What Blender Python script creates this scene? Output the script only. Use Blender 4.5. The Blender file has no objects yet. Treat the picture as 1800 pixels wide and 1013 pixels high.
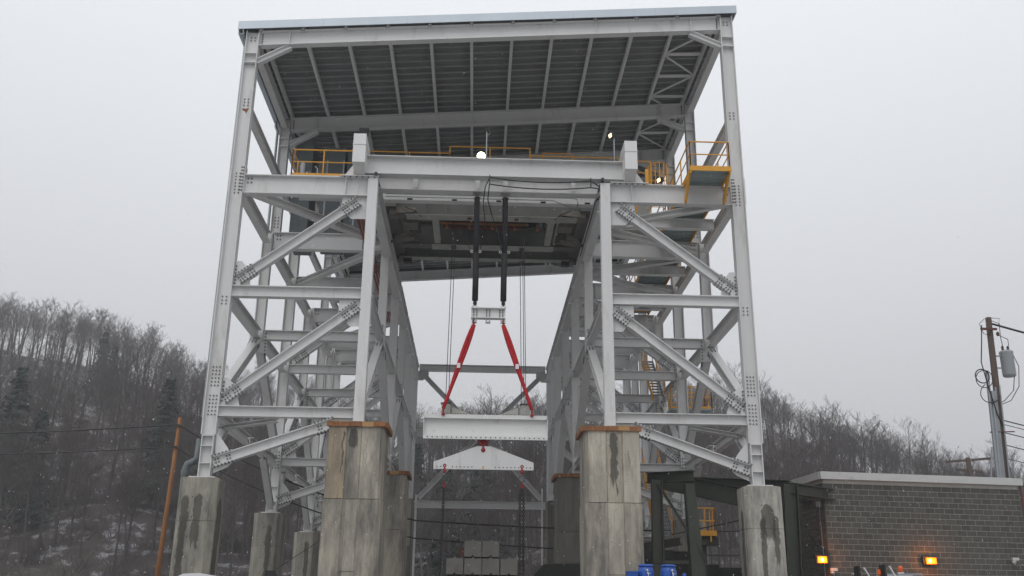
import bpy, bmesh, math, random
from mathutils import Vector, Matrix
import numpy as np
S = bpy.context.scene
COL = S.collection
rnd = random.Random(7)
R = math.radians
V = Vector
# ---------------------------------------------------------------- camera
cam_d = bpy.data.cameras.new('camera'); cam = bpy.data.objects.new('camera', cam_d); COL.objects.link(cam)
S.camera = cam
cam_d.sensor_width = 36.0; cam_d.lens = 1704.81 / 1800 * 36.0
cam_d.clip_start = 0.1; cam_d.clip_end = 3000
PITCH, YAW, ROLL = 0.3287, 0.0343, 0.0111
def cam_ray(xx, uu, d):
    c, s = math.cos(ROLL), math.sin(ROLL); x = c*xx - s*uu; u = s*xx + c*uu
    c, s = math.cos(PITCH), math.sin(PITCH); y = c*d - s*u; z = s*d + c*u
    c, s = math.cos(YAW), math.sin(YAW); return V((c*x + s*y, -s*x + c*y, z))
r_, u_, f_ = cam_ray(1,0,0), cam_ray(0,1,0), cam_ray(0,0,1)
m = Matrix((r_, u_, -f_)).transposed().to_4x4(); m.translation = V((-0.2481, 0, 1.7)); cam.matrix_world = m
# ---------------------------------------------------------------- world: overcast
W = bpy.data.worlds.new('World'); S.world = W; W.use_nodes = True
nt = W.node_tree; nt.nodes.clear()
N = nt.nodes.new; L = nt.links.new
out = N('ShaderNodeOutputWorld')
SUN_EL, SUN_AZ = 52, 200
sky = N('ShaderNodeTexSky'); sky.sky_type = 'NISHITA'; sky.sun_disc = False
sky.sun_elevation = R(SUN_EL); sky.sun_rotation = R(SUN_AZ); sky.dust_density = 6.0; sky.air_density = 1.0
hs = N('ShaderNodeHueSaturation'); hs.inputs['Saturation'].default_value = 0.12; L(sky.outputs[0], hs.inputs['Color'])
bg1 = N('ShaderNodeBackground'); bg1.inputs['Strength'].default_value = 0.012; L(hs.outputs[0], bg1.inputs['Color'])
tc = N('ShaderNodeTexCoord'); sx = N('ShaderNodeSeparateXYZ'); L(tc.outputs['Generated'], sx.inputs[0])
rp = N('ShaderNodeValToRGB'); cr = rp.color_ramp
cr.elements[0].position = 0.0; cr.elements[0].color = (0.39,0.392,0.41,1)
cr.elements[1].position = 1.0; cr.elements[1].color = (0.98,1.0,1.03,1)
for p, c in ((0.12,(0.45,0.453,0.472)),(0.28,(0.545,0.555,0.58)),(0.5,(0.675,0.695,0.722)),(0.7,(0.79,0.81,0.84))):
    e = cr.elements.new(p); e.color = (*c,1)
L(sx.outputs['Z'], rp.inputs[0])
cn = N('ShaderNodeTexNoise'); cn.inputs['Scale'].default_value = 1.6; cn.inputs['Detail'].default_value = 3
L(tc.outputs['Generated'], cn.inputs['Vector'])
mr = N('ShaderNodeMapRange'); mr.inputs['To Min'].default_value = 0.95; mr.inputs['To Max'].default_value = 1.05; L(cn.outputs[0], mr.inputs[0])
vm = N('ShaderNodeVectorMath'); vm.operation = 'SCALE'; L(rp.outputs[0], vm.inputs[0]); L(mr.outputs[0], vm.inputs['Scale'])
bg2 = N('ShaderNodeBackground'); bg2.inputs['Strength'].default_value = 1.0; L(vm.outputs[0], bg2.inputs['Color'])
ad = N('ShaderNodeAddShader'); L(bg1.outputs[0], ad.inputs[0]); L(bg2.outputs[0], ad.inputs[1]); L(ad.outputs[0], out.inputs[0])
sd = bpy.data.lights.new('sun', 'SUN'); sd.energy = 0.5; sd.angle = R(30); sd.color = (1.0,0.97,0.94)
sun = bpy.data.objects.new('sun', sd); COL.objects.link(sun)
az = R(SUN_AZ); dv = V((math.sin(az)*math.cos(R(SUN_EL)), math.cos(az)*math.cos(R(SUN_EL)), math.sin(R(SUN_EL))))
sun.rotation_euler = dv.to_track_quat('Z','Y').to_euler()
S.view_settings.view_transform = 'Standard'; S.view_settings.look = 'None'; S.view_settings.gamma = 1
S.view_settings.exposure = 0.32; S.view_settings.use_curve_mapping = False
# ---------------------------------------------------------------- materials
MT = {}
def mat(name, col, rough=0.6, metal=0.0, var=0.12, vs=1.5, bump=0.0, bs=30, streak=0.0, emit=None, dirt=None, dscale=0.6, dlo=0.55, dhi=0.75, orand=0.0):
    M = bpy.data.materials.new(name); M.use_nodes = True; t = M.node_tree; B = t.nodes['Principled BSDF']
    B.inputs['Roughness'].default_value = rough; B.inputs['Metallic'].default_value = metal
    n, l = t.nodes.new, t.links.new
    g = n('ShaderNodeNewGeometry')
    no = n('ShaderNodeTexNoise'); no.inputs['Scale'].default_value = vs; no.inputs['Detail'].default_value = 6; no.inputs['Roughness'].default_value = 0.65
    mp = n('ShaderNodeMapping'); mp.inputs['Scale'].default_value = (1,1,0.25 if streak else 1)
    l(g.outputs['Position'], mp.inputs[0]); l(mp.outputs[0], no.inputs['Vector'])
    a = n('ShaderNodeMapRange'); a.inputs['From Min'].default_value = 0.25; a.inputs['From Max'].default_value = 0.75
    a.inputs['To Min'].default_value = 1-var; a.inputs['To Max'].default_value = 1+var; l(no.outputs[0], a.inputs[0])
    v = n('ShaderNodeVectorMath'); v.operation = 'SCALE'; v.inputs[0].default_value = col[:3]; l(a.outputs[0], v.inputs['Scale'])
    last = v.outputs[0]
    if orand:
        oi = n('ShaderNodeObjectInfo'); om = n('ShaderNodeMapRange'); om.inputs['To Min'].default_value = 1-orand; om.inputs['To Max'].default_value = 1+orand*0.6; l(oi.outputs['Random'], om.inputs[0])
        v2 = n('ShaderNodeVectorMath'); v2.operation = 'SCALE'; l(last, v2.inputs[0]); l(om.outputs[0], v2.inputs['Scale']); last = v2.outputs[0]
    if dirt:
        d = n('ShaderNodeTexNoise'); d.inputs['Scale'].default_value = dscale; d.inputs['Detail'].default_value = 8; d.inputs['Roughness'].default_value = 0.7
        l(mp.outputs[0], d.inputs['Vector'])
        dm = n('ShaderNodeMapRange'); dm.inputs['From Min'].default_value = dlo; dm.inputs['From Max'].default_value = dhi; l(d.outputs[0], dm.inputs[0])
        mx = n('ShaderNodeMix'); mx.data_type = 'RGBA'; l(dm.outputs[0], mx.inputs[0]); l(last, mx.inputs[6]); mx.inputs[7].default_value = (*dirt,1)
        last = mx.outputs[2]
    l(last, B.inputs['Base Color'])
    if bump:
        b = n('ShaderNodeTexNoise'); b.inputs['Scale'].default_value = bs; b.inputs['Detail'].default_value = 4; l(g.outputs['Position'], b.inputs['Vector'])
        bu = n('ShaderNodeBump'); bu.inputs['Strength'].default_value = bump; bu.inputs['Distance'].default_value = 0.02
        l(b.outputs[0], bu.inputs['Height']); l(bu.outputs[0], B.inputs['Normal'])
    if emit:
        B.inputs['Emission Color'].default_value = (*emit[0],1); B.inputs['Emission Strength'].default_value = emit[1]
    MT[name] = M; return M
mat('white_paint', (0.64,0.64,0.635), 0.5, var=0.07, vs=0.8, dirt=(0.38,0.36,0.33), dscale=1.6, dlo=0.54, dhi=0.82, streak=1, orand=0.07)
mat('white_paint_clean', (0.70,0.70,0.69), 0.45, var=0.05, vs=1.2, dirt=(0.42,0.40,0.37), dscale=2.5, dlo=0.6, dhi=0.8)
mat('roof_paint', (0.40,0.41,0.42), 0.55, var=0.06)
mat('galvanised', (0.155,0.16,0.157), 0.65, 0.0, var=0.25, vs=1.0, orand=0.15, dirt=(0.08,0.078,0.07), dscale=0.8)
mat('deck_seam', (0.34,0.35,0.35), 0.5, 0.1, var=0.1)  # paler than the pans: front light on the ribs put into the colour
mat('fascia_metal', (0.50,0.56,0.61), 0.4, 0.25, var=0.08, vs=0.7)
mat('bolt_steel', (0.11,0.11,0.11), 0.6, 0.3)
mat('yellow_paint', (0.66,0.31,0.02), 0.5, var=0.12, vs=3)
mat('guard_orange', (0.30,0.11,0.02), 0.7, var=0.3)
mat('walk_deck', (0.27,0.34,0.35), 0.6, 0.2, var=0.15, vs=4)
mat('crane_grey', (0.11,0.113,0.10), 0.6, var=0.18, vs=1.5, dirt=(0.07,0.065,0.055), dscale=1.1)
mat('crane_light', (0.36,0.36,0.33), 0.55, var=0.1, vs=1.5, dirt=(0.16,0.13,0.10), dscale=1.6)
mat('crane_dirty', (0.15,0.14,0.115), 0.7, var=0.5, vs=4, dirt=(0.05,0.045,0.035), dscale=3)
mat('dark_iron', (0.035,0.034,0.033), 0.6, 0.2)
mat('rust_red', (0.10,0.03,0.018), 0.7, var=0.3)
mat('bus_red', (0.30,0.05,0.03), 0.6)
mat('cabinet', (0.13,0.15,0.155), 0.5, var=0.08)
mat('black_sleeve', (0.012,0.012,0.014), 0.75, bump=0.5, bs=18)
mat('black_cable', (0.012,0.012,0.012), 0.5)
mat('red_sling', (0.43,0.006,0.012), 0.75, var=0.22, vs=9, bump=0.7, bs=14)
mat('red_shackle', (0.28,0.01,0.012), 0.45, var=0.15)
mat('white_tag', (0.7,0.7,0.7), 0.6)
mat('timber', (0.25,0.105,0.04), 0.8, var=0.45, vs=5, bump=0.3, bs=40)
mat('timber_pale', (0.42,0.24,0.10), 0.8, var=0.25, vs=6)
mat('olive_steel', (0.030,0.035,0.024), 0.55, var=0.2, vs=2)
mat('dark_wall', (0.018,0.018,0.016), 0.8, var=0.3)
mat('mortar', (0.42,0.41,0.37), 0.9, var=0.15, vs=4)
for i, k in enumerate((0.85, 1.0, 1.15)):
    mat('cmu_%d' % i, (0.076*k,0.074*k,0.065*k), 0.9, var=0.3, vs=5, bump=0.6, bs=60)
mat('coping', (0.50,0.50,0.49), 0.45, var=0.06, vs=1.5, dirt=(0.33,0.31,0.29), dscale=1.2)
mat('pole_wood', (0.075,0.05,0.037), 0.85, var=0.35, vs=5, streak=1, bump=0.4)
mat('pole_orange', (0.27,0.115,0.04), 0.8, var=0.3, vs=4, streak=1)
mat('conduit', (0.30,0.32,0.34), 0.4, 0.5)
mat('transformer', (0.30,0.32,0.33), 0.4, var=0.05)
mat('blue_plastic', (0.008,0.075,0.36), 0.35, var=0.06)
mat('chrome', (0.6,0.6,0.6), 0.2, 0.9)
mat('truck_white', (0.7,0.7,0.71), 0.3, var=0.03)
mat('glass_dark', (0.02,0.022,0.025), 0.08)
mat('tyre', (0.02,0.02,0.02), 0.9)
mat('amber', (0.65,0.10,0.01), 0.35)
mat('lamp_black', (0.012,0.012,0.012), 0.5)
mat('lamp_white', (1,1,0.9), 0.4, emit=((1.0,0.97,0.72),14))
mat('lamp_warm', (1,0.9,0.6), 0.4, emit=((1.0,0.72,0.38),2.2))
mat('lamp_amber', (0.7,0.15,0.01), 0.4, emit=((1.0,0.125,0.0),2.4))
mat('lamp_core', (1,0.9,0.6), 0.4, emit=((1.0,0.72,0.25),6))
mat('bark', (0.058,0.046,0.042), 0.9, var=0.3, vs=0.3)
mat('bark_pale', (0.12,0.112,0.108), 0.9, var=0.25, vs=0.3)
mat('needles', (0.022,0.036,0.026), 0.85, var=0.35, vs=0.5)
mat('hillside', (0.046,0.036,0.031), 0.95, var=0.4, vs=0.5, dirt=(0.27,0.275,0.29), dscale=0.42, dlo=0.53, dhi=0.63)
mat('gravel', (0.20,0.195,0.19), 0.95, var=0.3, vs=1.2, bump=0.5, bs=12, dirt=(0.5,0.51,0.53), dscale=0.25, dlo=0.5, dhi=0.62)
mat('snow', (0.85,0.86,0.88), 0.9)
mat('snow_cover', (0.6,0.62,0.65), 0.9, var=0.05)
mat('block_concrete', (0.19,0.185,0.17), 0.9, var=0.2, vs=2.5, bump=0.4, bs=30, dirt=(0.13,0.125,0.115), dscale=2)
mat('rope_steel', (0.05,0.05,0.05), 0.5, 0.5)
# concrete with wet stains of their own shape
def concrete(name, col, stains=(), seed=0.0, blotch=(0.13,0.125,0.115)):
    M = mat(name, col, 0.9, var=0.3, vs=2.6, bump=0.5, bs=30, streak=1, dirt=blotch, dscale=1.5, dlo=0.42, dhi=0.64)
    t = M.node_tree; n, l = t.nodes.new, t.links.new; B = t.nodes['Principled BSDF']
    src = B.inputs['Base Color'].links[0].from_socket
    g = n('ShaderNodeNewGeometry'); sp = n('ShaderNodeSeparateXYZ'); l(g.outputs['Position'], sp.inputs[0])
    def mth(op, a, b=None, clamp=False):
        q = n('ShaderNodeMath'); q.operation = op; q.use_clamp = clamp
        for i, w in enumerate((a, b)):
            if w is None: continue
            if isinstance(w, (int, float)): q.inputs[i].default_value = w
            else: l(w, q.inputs[i])
        return q.outputs[0]
    nz = n('ShaderNodeTexNoise'); nz.inputs['Scale'].default_value = 4; nz.inputs['Detail'].default_value = 5; l(g.outputs['Position'], nz.inputs['Vector'])
    mp = n('ShaderNodeMapping'); mp.inputs['Scale'].default_value = (9,9,0.7); l(g.outputs['Position'], mp.inputs[0])
    nf = n('ShaderNodeTexNoise'); nf.inputs['Scale'].default_value = 1; nf.inputs['Detail'].default_value = 4; l(mp.outputs[0], nf.inputs['Vector'])
    wob = mth('MULTIPLY', mth('SUBTRACT', nz.outputs[0], 0.5), 0.22)
    # pitting and fine streaks of the form boards
    pt = n('ShaderNodeTexVoronoi'); pt.inputs['Scale'].default_value = 5.5; l(g.outputs['Position'], pt.inputs['Vector'])
    pm = mth('MULTIPLY', mth('LESS_THAN', pt.outputs['Distance'], 0.085), 0.6)
    px_ = n('ShaderNodeMix'); px_.data_type = 'RGBA'; l(pm, px_.inputs[0]); l(src, px_.inputs[6]); px_.inputs[7].default_value = (0.06,0.058,0.05,1); src = px_.outputs[2]
    sr = n('ShaderNodeMapRange'); sr.inputs['From Min'].default_value = 0.56; sr.inputs['From Max'].default_value = 0.72; sr.inputs['To Max'].default_value = 0.55; l(nf.outputs[0], sr.inputs[0])
    px_ = n('ShaderNodeMix'); px_.data_type = 'RGBA'; l(sr.outputs[0], px_.inputs[0]); l(src, px_.inputs[6]); px_.inputs[7].default_value = (col[0]*0.45,col[1]*0.43,col[2]*0.40,1); src = px_.outputs[2]
    for (ax, x0, w, zt, zb) in stains:
        c = sp.outputs['X' if ax == 'x' else 'Y']
        dx = mth('ABSOLUTE', mth('SUBTRACT', mth('ADD', c, wob), x0))
        z = sp.outputs['Z']
        tt = mth('DIVIDE', mth('SUBTRACT', zt, z), zt-zb)            # 0 top, 1 bottom
        low = mth('SUBTRACT', 1.0, mth('ADD', tt, mth('MULTIPLY', mth('SUBTRACT', nf.outputs[0], 0.5), 1.1)))
        edge = mth('MULTIPLY', mth('SUBTRACT', mth('MULTIPLY', w, mth('ADD', 0.55, mth('MULTIPLY', nf.outputs[0], 0.9))), dx), 40, True)
        rr = mth('DIVIDE', dx, w); top = mth('MULTIPLY', mth('SUBTRACT', mth('ADD', tt, mth('MULTIPLY', wob, 0.4)), mth('MULTIPLY', mth('MULTIPLY', rr, rr), w*1.1/(zt-zb))), 30, True)
        msk = mth('MULTIPLY', mth('MULTIPLY', edge, top), mth('MULTIPLY', low, 8, True))
        mx = n('ShaderNodeMix'); mx.data_type = 'RGBA'; l(mth('MULTIPLY', msk, 0.72), mx.inputs[0]); l(src, mx.inputs[6]); mx.inputs[7].default_value = (0.035,0.034,0.024,1)
        src = mx.outputs[2]
    l(src, B.inputs['Base Color'])
    return M
concrete('concrete_left', (0.34,0.32,0.265), [('x',-9.55,0.13,5.4,2.2),('x',-9.15,0.14,5.45,3.6),('y',32.6,0.3,5.4,1.0)])
concrete('concrete_right', (0.42,0.40,0.35), [('x',9.28,0.24,5.35,4.2),('x',9.1,0.1,5.0,2.0),('x',9.52,0.1,5.0,3.4),('y',32.6,0.14,5.3,2.0)])
concrete('concrete_far', (0.28,0.265,0.225), [('x',-9.1,0.12,5.5,1.0)])
concrete('concrete_tan', (0.46,0.365,0.25), [('x',-4.62,0.035,7.5,6.2)], blotch=(0.22,0.19,0.145))
concrete('concrete_grey', (0.37,0.335,0.275), [('x',-4.3,0.16,7.6,6.9),('x',4.25,0.12,7.6,5.8),('x',3.75,0.05,7.5,5.2)])
concrete('concrete_pale', (0.46,0.42,0.35), [('x',-3.85,0.018,7.3,5.9),('x',4.75,0.02,7.0,6.4)], blotch=(0.2,0.19,0.165))
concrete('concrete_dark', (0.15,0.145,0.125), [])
# ---------------------------------------------------------------- mesh helpers
class MB:
    def __init__(s): s.v = []; s.f = []
    def add(s, vs, fs):
        o = len(s.v); s.v += [tuple(p) for p in vs]; s.f += [tuple(o+i for i in f) for f in fs]; return s
    def box(s, a, b):
        (x0,y0,z0),(x1,y1,z1) = a, b
        return s.add([(x0,y0,z0),(x1,y0,z0),(x1,y1,z0),(x0,y1,z0),(x0,y0,z1),(x1,y0,z1),(x1,y1,z1),(x0,y1,z1)],
                     [(0,3,2,1),(4,5,6,7),(0,1,5,4),(1,2,6,5),(2,3,7,6),(3,0,4,7)])
    def prism(s, prof, p0, p1, up=(0,0,1)):       # closed profile (side, up) swept from p0 to p1
        p0, p1 = V(p0), V(p1); a = (p1-p0).normalized(); up = V(up); sd = a.cross(up).normalized(); up = sd.cross(a).normalized()
        n = len(prof); vs = [p0+sd*x+up*y for x, y in prof] + [p1+sd*x+up*y for x, y in prof]
        fs = [(i,(i+1)%n,n+(i+1)%n,n+i) for i in range(n)] + [tuple(range(n-1,-1,-1)), tuple(range(n,2*n))]
        return s.add(vs, fs)
    def beam(s, p0, p1, d, w, up=(0,0,1), tf=0.028, tw=0.02):
        h = d/2; b = w/2; t = tw/2
        pr = [(-b,-h),(b,-h),(b,-h+tf),(t,-h+tf),(t,h-tf),(b,h-tf),(b,h),(-b,h),(-b,h-tf),(-t,h-tf),(-t,-h+tf),(-b,-h+tf)]
        return s.prism(pr, p0, p1, up)
    def bar(s, p0, p1, w, d=None, up=(0,0,1)):
        d = d or w; return s.prism([(-w/2,-d/2),(w/2,-d/2),(w/2,d/2),(-w/2,d/2)], p0, p1, up)
    def tube(s, pts, r, n=6, r1=None, cap=True):
        pts = [V(p) for p in pts]; rings = []; m = len(pts)
        ref = V((0,0,1)) if abs((pts[-1]-pts[0]).normalized().z) < 0.9 else V((0,1,0))
        for i, p in enumerate(pts):
            t = (pts[min(i+1,m-1)]-pts[max(i-1,0)]).normalized()
            a = t.cross(ref).normalized(); b = t.cross(a).normalized()
            rr = r if r1 is None else r+(r1-r)*i/(m-1)
            rings.append([p+(a*math.cos(2*math.pi*k/n)+b*math.sin(2*math.pi*k/n))*rr for k in range(n)])
        o = len(s.v)
        for g in rings: s.v += [tuple(q) for q in g]
        for i in range(m-1):
            for k in range(n):
                s.f.append((o+i*n+k, o+i*n+(k+1)%n, o+(i+1)*n+(k+1)%n, o+(i+1)*n+k))
        if cap: s.f.append(tuple(o+k for k in range(n-1,-1,-1))); s.f.append(tuple(o+(m-1)*n+k for k in range(n)))
        return s
    def lathe(s, prof, c, n=16):
        o = len(s.v); m = len(prof)
        for r, z in prof:
            for k in range(n): s.v.append((c[0]+r*math.cos(2*math.pi*k/n), c[1]+r*math.sin(2*math.pi*k/n), c[2]+z))
        for i in range(m-1):
            for k in range(n): s.f.append((o+i*n+k, o+i*n+(k+1)%n, o+(i+1)*n+(k+1)%n, o+(i+1)*n+k))
        s.f.append(tuple(o+k for k in range(n-1,-1,-1))); s.f.append(tuple(o+(m-1)*n+k for k in range(n))); return s
    def ring(s, c, a, b, R_, r, n=14, k=6, arc=1.0, t0=0):
        c, a, b = V(c), V(a).normalized(), V(b).normalized()
        m = n+1 if arc < 1 else n
        pts = [c+(a*math.cos(t0+2*math.pi*arc*i/n)+b*math.sin(t0+2*math.pi*arc*i/n))*R_ for i in range(m)]
        nn = a.cross(b); o = len(s.v)
        for p in pts:
            rd = (p-c).normalized()
            for j in range(k): s.v.append(tuple(p+(rd*math.cos(2*math.pi*j/k)+nn*math.sin(2*math.pi*j/k))*r))
        for i in range(m-1 if arc < 1 else m):
            for j in range(k):
                i2 = (i+1) % m; s.f.append((o+i*k+j, o+i*k+(j+1)%k, o+i2*k+(j+1)%k, o+i2*k+j))
        return s
    def poly(s, pts, nrm, th):                   # flat plate: outline points, extruded +-th/2 along nrm
        nrm = V(nrm).normalized()*th/2; n = len(pts)
        vs = [V(p)-nrm for p in pts]+[V(p)+nrm for p in pts]
        return s.add(vs, [tuple(range(n-1,-1,-1)), tuple(range(n,2*n))]+[(i,(i+1)%n,n+(i+1)%n,n+i) for i in range(n)])
    def mesh(s, name, mt=None, smooth=False):
        me = bpy.data.meshes.new(name); me.from_pydata(s.v, [], s.f); me.validate()
        bm = bmesh.new(); bm.from_mesh(me); bmesh.ops.recalc_face_normals(bm, faces=bm.faces); bm.to_mesh(me); bm.free()
        if mt: me.materials.append(MT[mt])
        if smooth:
            for p in me.polygons: p.use_smooth = True
        return me
    def build(s, name, mt, parent=None, loc=None, smooth=False):
        return put(name, s.mesh(name, mt, smooth), parent, loc)
def put(name, me, parent=None, loc=None):
    o = bpy.data.objects.new(name, me); COL.objects.link(o)
    if parent: o.parent = parent; o.location = V(loc or (0,0,0)) - (parent.get('_b') and V(parent['_b']) or V((0,0,0)))
    elif loc: o.location = loc
    return o
def thing(name, label, cat, base=(0,0,0), group=None):
    o = bpy.data.objects.new(name, None); COL.objects.link(o); o.location = base; o.empty_display_size = 0.3
    o['_b'] = list(base); o['label'] = label; o['category'] = cat
    if group: o['group'] = group
    return o
def tag(o, label=None, cat=None, group=None, kind=None):
    if label: o['label'] = label
    if cat: o['category'] = cat
    if group: o['group'] = group
    if kind: o['kind'] = kind
    return o
def copy_tree(o, parent=None):
    c = o.copy(); COL.objects.link(c)
    if parent: c.parent = parent
    for ch in list(o.children): copy_tree(ch, c)
    return c
# ================================================================= SETTING
Y1, Y2, Y3, Y4, Y5, Y6, Y7 = 32.64, 38.25, 43.85, 48.77, 53.82, 56.9, 60.1
HT = [(-170,74),(-128,68.5),(-105,62),(-82,56),(-74,51),(-51,46),(-15,36.5),(1,40),(17.6,41),(54,51.5),(76.7,48.5),(84,45),(98.6,39.5),(113,34.5),(127,30),(142,24),(180,19)]
def ridge(u):
    if u <= HT[0][0]: return HT[0][1]
    for (a, b), (c, d) in zip(HT, HT[1:]):
        if u <= c: return b+(d-b)*(u-a)/(c-a)
    return HT[-1][1]
def hz(x, y):
    u = x/max(y,1)*250
    t = (y-92)/(248-92)
    if t <= 0: return 0.0
    h = ridge(u)
    bump = 2.2*math.sin(x*0.11+y*0.05)+1.3*math.sin(x*0.23-y*0.13+1)+0.9*math.sin(y*0.31+x*0.07)
    if t < 1: return h*(t**0.9)+bump*min(1,t*4)*min(1,(1-t)*4+0.35)
    return h+bump*0.35-(t-1)*6
nx, ny = 150, 60
vs = []; fs = []
for j in range(ny+1):
    y = 88+(330-88)*(j/ny)
    for i in range(nx+1):
        u = -290+580*i/nx; x = u*y/250; vs.append((x, y, hz(x,y)-0.02))
for j in range(ny):
    for i in range(nx): a = j*(nx+1)+i; fs.append((a,a+1,a+nx+2,a+nx+1))
hb = MB(); hb.v = vs; hb.f = fs
tag(hb.build('hill', 'hillside', smooth=True), 'wooded hillside of brown leaf litter with patches of snow behind the steel tower', None, kind='structure')
g = MB().add([(-700,-200,0),(700,-200,0),(700,1500,0),(-700,1500,0)], [(0,1,2,3)])
tag(g.build('ground', 'gravel'), 'gravel yard dusted with snow around the tower', None, kind='structure')
# ---------------------------------------------------------------- concrete piers
def chbox(b, x0, x1, y0, y1, z0, z1, c):
    pr = [(x0+c,y0),(x1-c,y0),(x1,y0+c),(x1,y1-c),(x1-c,y1),(x0+c,y1),(x0,y1-c),(x0,y0+c)]
    n = 8; b.add([(x,y,z0) for x,y in pr]+[(x,y,z1) for x,y in pr], [tuple(range(7,-1,-1)), tuple(range(8,16))]+[(i,(i+1)%8,8+(i+1)%8,8+i) for i in range(8)])
    return b
outer_lab = {(-1,1):'grey concrete pier with dark wet streaks, under the front left outer column',
 (1,1):'pale concrete pier with inverted U wet stain, between green frame and block building',
 (-1,3):'stained concrete pier under the second left outer column', (1,3):'concrete pier behind the dark green frame, under the second right outer column',
 (-1,5):'small far concrete pier just left of the tall tan pier', (1,5):'far concrete pier hidden low behind the dark green frame',
 (-1,7):'farthest outer concrete pier on the left side', (1,7):'farthest outer concrete pier on the right side'}
FY = {1:Y1,2:Y2,3:Y3,4:Y4,5:Y5,6:Y6,7:Y7}
for sgn in (-1, 1):
    for f in (1,3,5,7):
        y = FY[f]; x = 9.22*sgn
        p = thing('concrete_pier', outer_lab[(sgn,f)], 'concrete pier', (x,y,0), 'slim concrete piers under the outer columns')
        mt = 'concrete_left' if (sgn<0 and f==1) else 'concrete_right' if (sgn>0 and f==1) else 'concrete_far'
        chbox(MB(), x-0.62, x+0.62, y-0.64, y+0.64, 4.572, 5.93, 0.2).build('pier_section', mt, p)
        chbox(MB(), x-0.62, x+0.62, y-0.64, y+0.64, 2.572, 4.56, 0.2).build('pier_section', mt, p)
        chbox(MB(), x-0.62, x+0.62, y-0.64, y+0.64, 0, 2.56, 0.2).build('pier_section', mt, p)
        j = MB(); chbox(j, x-0.6, x+0.6, y-0.62, y+0.62, 4.56, 4.572, 0.2); chbox(j, x-0.6, x+0.6, y-0.62, y+0.62, 2.56, 2.572, 0.2); j.build('joint_line', 'concrete_dark', p)
        h = MB()
        for q in range(7):
            zz = 5.3-0.62*q; h.tube([(x-0.12+0.05*math.sin(q*2),y-0.642,zz),(x-0.12+0.05*math.sin(q*2),y-0.63,zz)], 0.022, 6)
        h.build('tie_holes', 'lamp_black', p)
inner_lab = {(-1,1):'tall front left concrete pier with tan panel and timber edging on top',
 (1,1):'tall front right concrete pier, grey streaked, with timber edging on top',
 (-1,3):'second tall left concrete pier with timber edging, behind the front one', (1,3):'dark second tall right concrete pier with timber edging',
 (-1,5):'narrow far left concrete pier without timber', (1,5):'narrow far right concrete pier without timber'}
for sgn in (-1,1):
    for f in (1,3,5):
        y = FY[f]; x = 4.22*sgn; yf = y-0.84; yb = y+1.0; ztop = 7.74
        xa, xb = x-0.94, x+0.94
        if f == 5: xa, xb = x-0.62, x+0.62
        p = thing('concrete_pier', inner_lab[(sgn,f)], 'concrete pier', (x,y,0), 'wide concrete piers under the inner columns')
        far = f > 1
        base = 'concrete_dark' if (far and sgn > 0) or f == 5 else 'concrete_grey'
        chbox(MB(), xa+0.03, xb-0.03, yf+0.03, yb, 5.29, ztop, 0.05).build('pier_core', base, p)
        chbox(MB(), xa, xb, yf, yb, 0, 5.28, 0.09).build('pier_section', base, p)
        wd = xb-xa
        cuts = (0.03,0.34,0.40,0.59,0.61,0.93) if sgn < 0 else (0.07,0.38,0.40,0.66,0.68,0.97)
        mats = ('concrete_tan','concrete_grey','concrete_pale') if sgn < 0 else ('concrete_pale','concrete_grey','concrete_pale')
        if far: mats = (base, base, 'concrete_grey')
        for k in range(3):
            a, b = xa+wd*cuts[2*k], xa+wd*cuts[2*k+1]; pr = 0.035 if k != 1 else 0.012
            b1 = MB(); b1.box((a,yf+0.03-pr,5.30),(b,yf+0.031,ztop-0.01)); b1.build('formed_panel', mats[k], p)
            b2 = MB(); b2.box((a,yf-pr*0.6,0.3),(b,yf+0.001,5.26)); b2.build('formed_panel', base if k != 1 or far else 'concrete_pale', p)
        tb = MB(); tb.box((xa+0.05,yf-0.02,3.05),(xb-0.05,yf+0.004,3.062)); tb.build('joint_line', 'concrete_dark', p)
        if f < 5:
            n = 5; e0 = xa-0.03
            for k in range(n):
                a = e0+(xb-xa+0.06)*k/n; b = e0+(xb-xa+0.06)*(k+1)/n-0.012
                dz = rnd.uniform(-0.012,0.012)
                tbm = MB(); tbm.box((a,yf-0.06,ztop-0.11+dz),(b,yf+0.05,ztop+0.05+dz)); tbm.build('plank', 'timber_pale' if k in (3,) else 'timber', p)
            for k in range(4):
                side = xb+0.05 if sgn < 0 else xa-0.05
                tbm = MB(); tbm.box((side-0.05,yf+0.06+0.44*k,ztop-0.13),(side+0.05,yf+0.06+0.44*k+0.42,ztop+0.05)); tbm.build('plank', 'timber', p)
# ================================================================= STEEL TOWER
T = thing('steel_tower', 'big white steel tower with braced legs and a sloping metal roof, on concrete piers', 'steel tower', (0,Y1,5.97))
ZF, Z3, Z1, ZB = 16.956, 12.682, 8.40, 5.97
XO, XI = 9.2, 4.26
bolts = MB()
def bolt(p, n, u, r=0.03):
    p, n, u = V(p), V(n).normalized(), V(u).normalized(); w = n.cross(u)
    q = [p+(u*a+w*b)*r for a, b in ((-1,-1),(1,-1),(1,1),(-1,1))]
    bolts.add([*q, *[c+n*0.025 for c in q]], [(0,1,5,4),(1,2,6,5),(2,3,7,6),(3,0,4,7),(4,5,6,7)])
def bgrid(c, n, u, v, nu, nv, du, dv, r=0.026):
    c, u, v = V(c), V(u).normalized(), V(v).normalized()
    for i in range(nu):
        for j in range(nv): bolt(c+u*(i-(nu-1)/2)*du+v*(j-(nv-1)/2)*dv, n, u, r)
def part(b, name, mt='white_paint', parent=None): return b.build(name, mt, parent or T)
def ib(name, p0, p1, d, w, up=(0,0,1), mt='white_paint', **k):
    return part(MB().beam(p0, p1, d, w, up, **k), name, mt)
def rt(x): return 23.0+0.0738*(x+9.15)            # top of the roof beams
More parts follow.
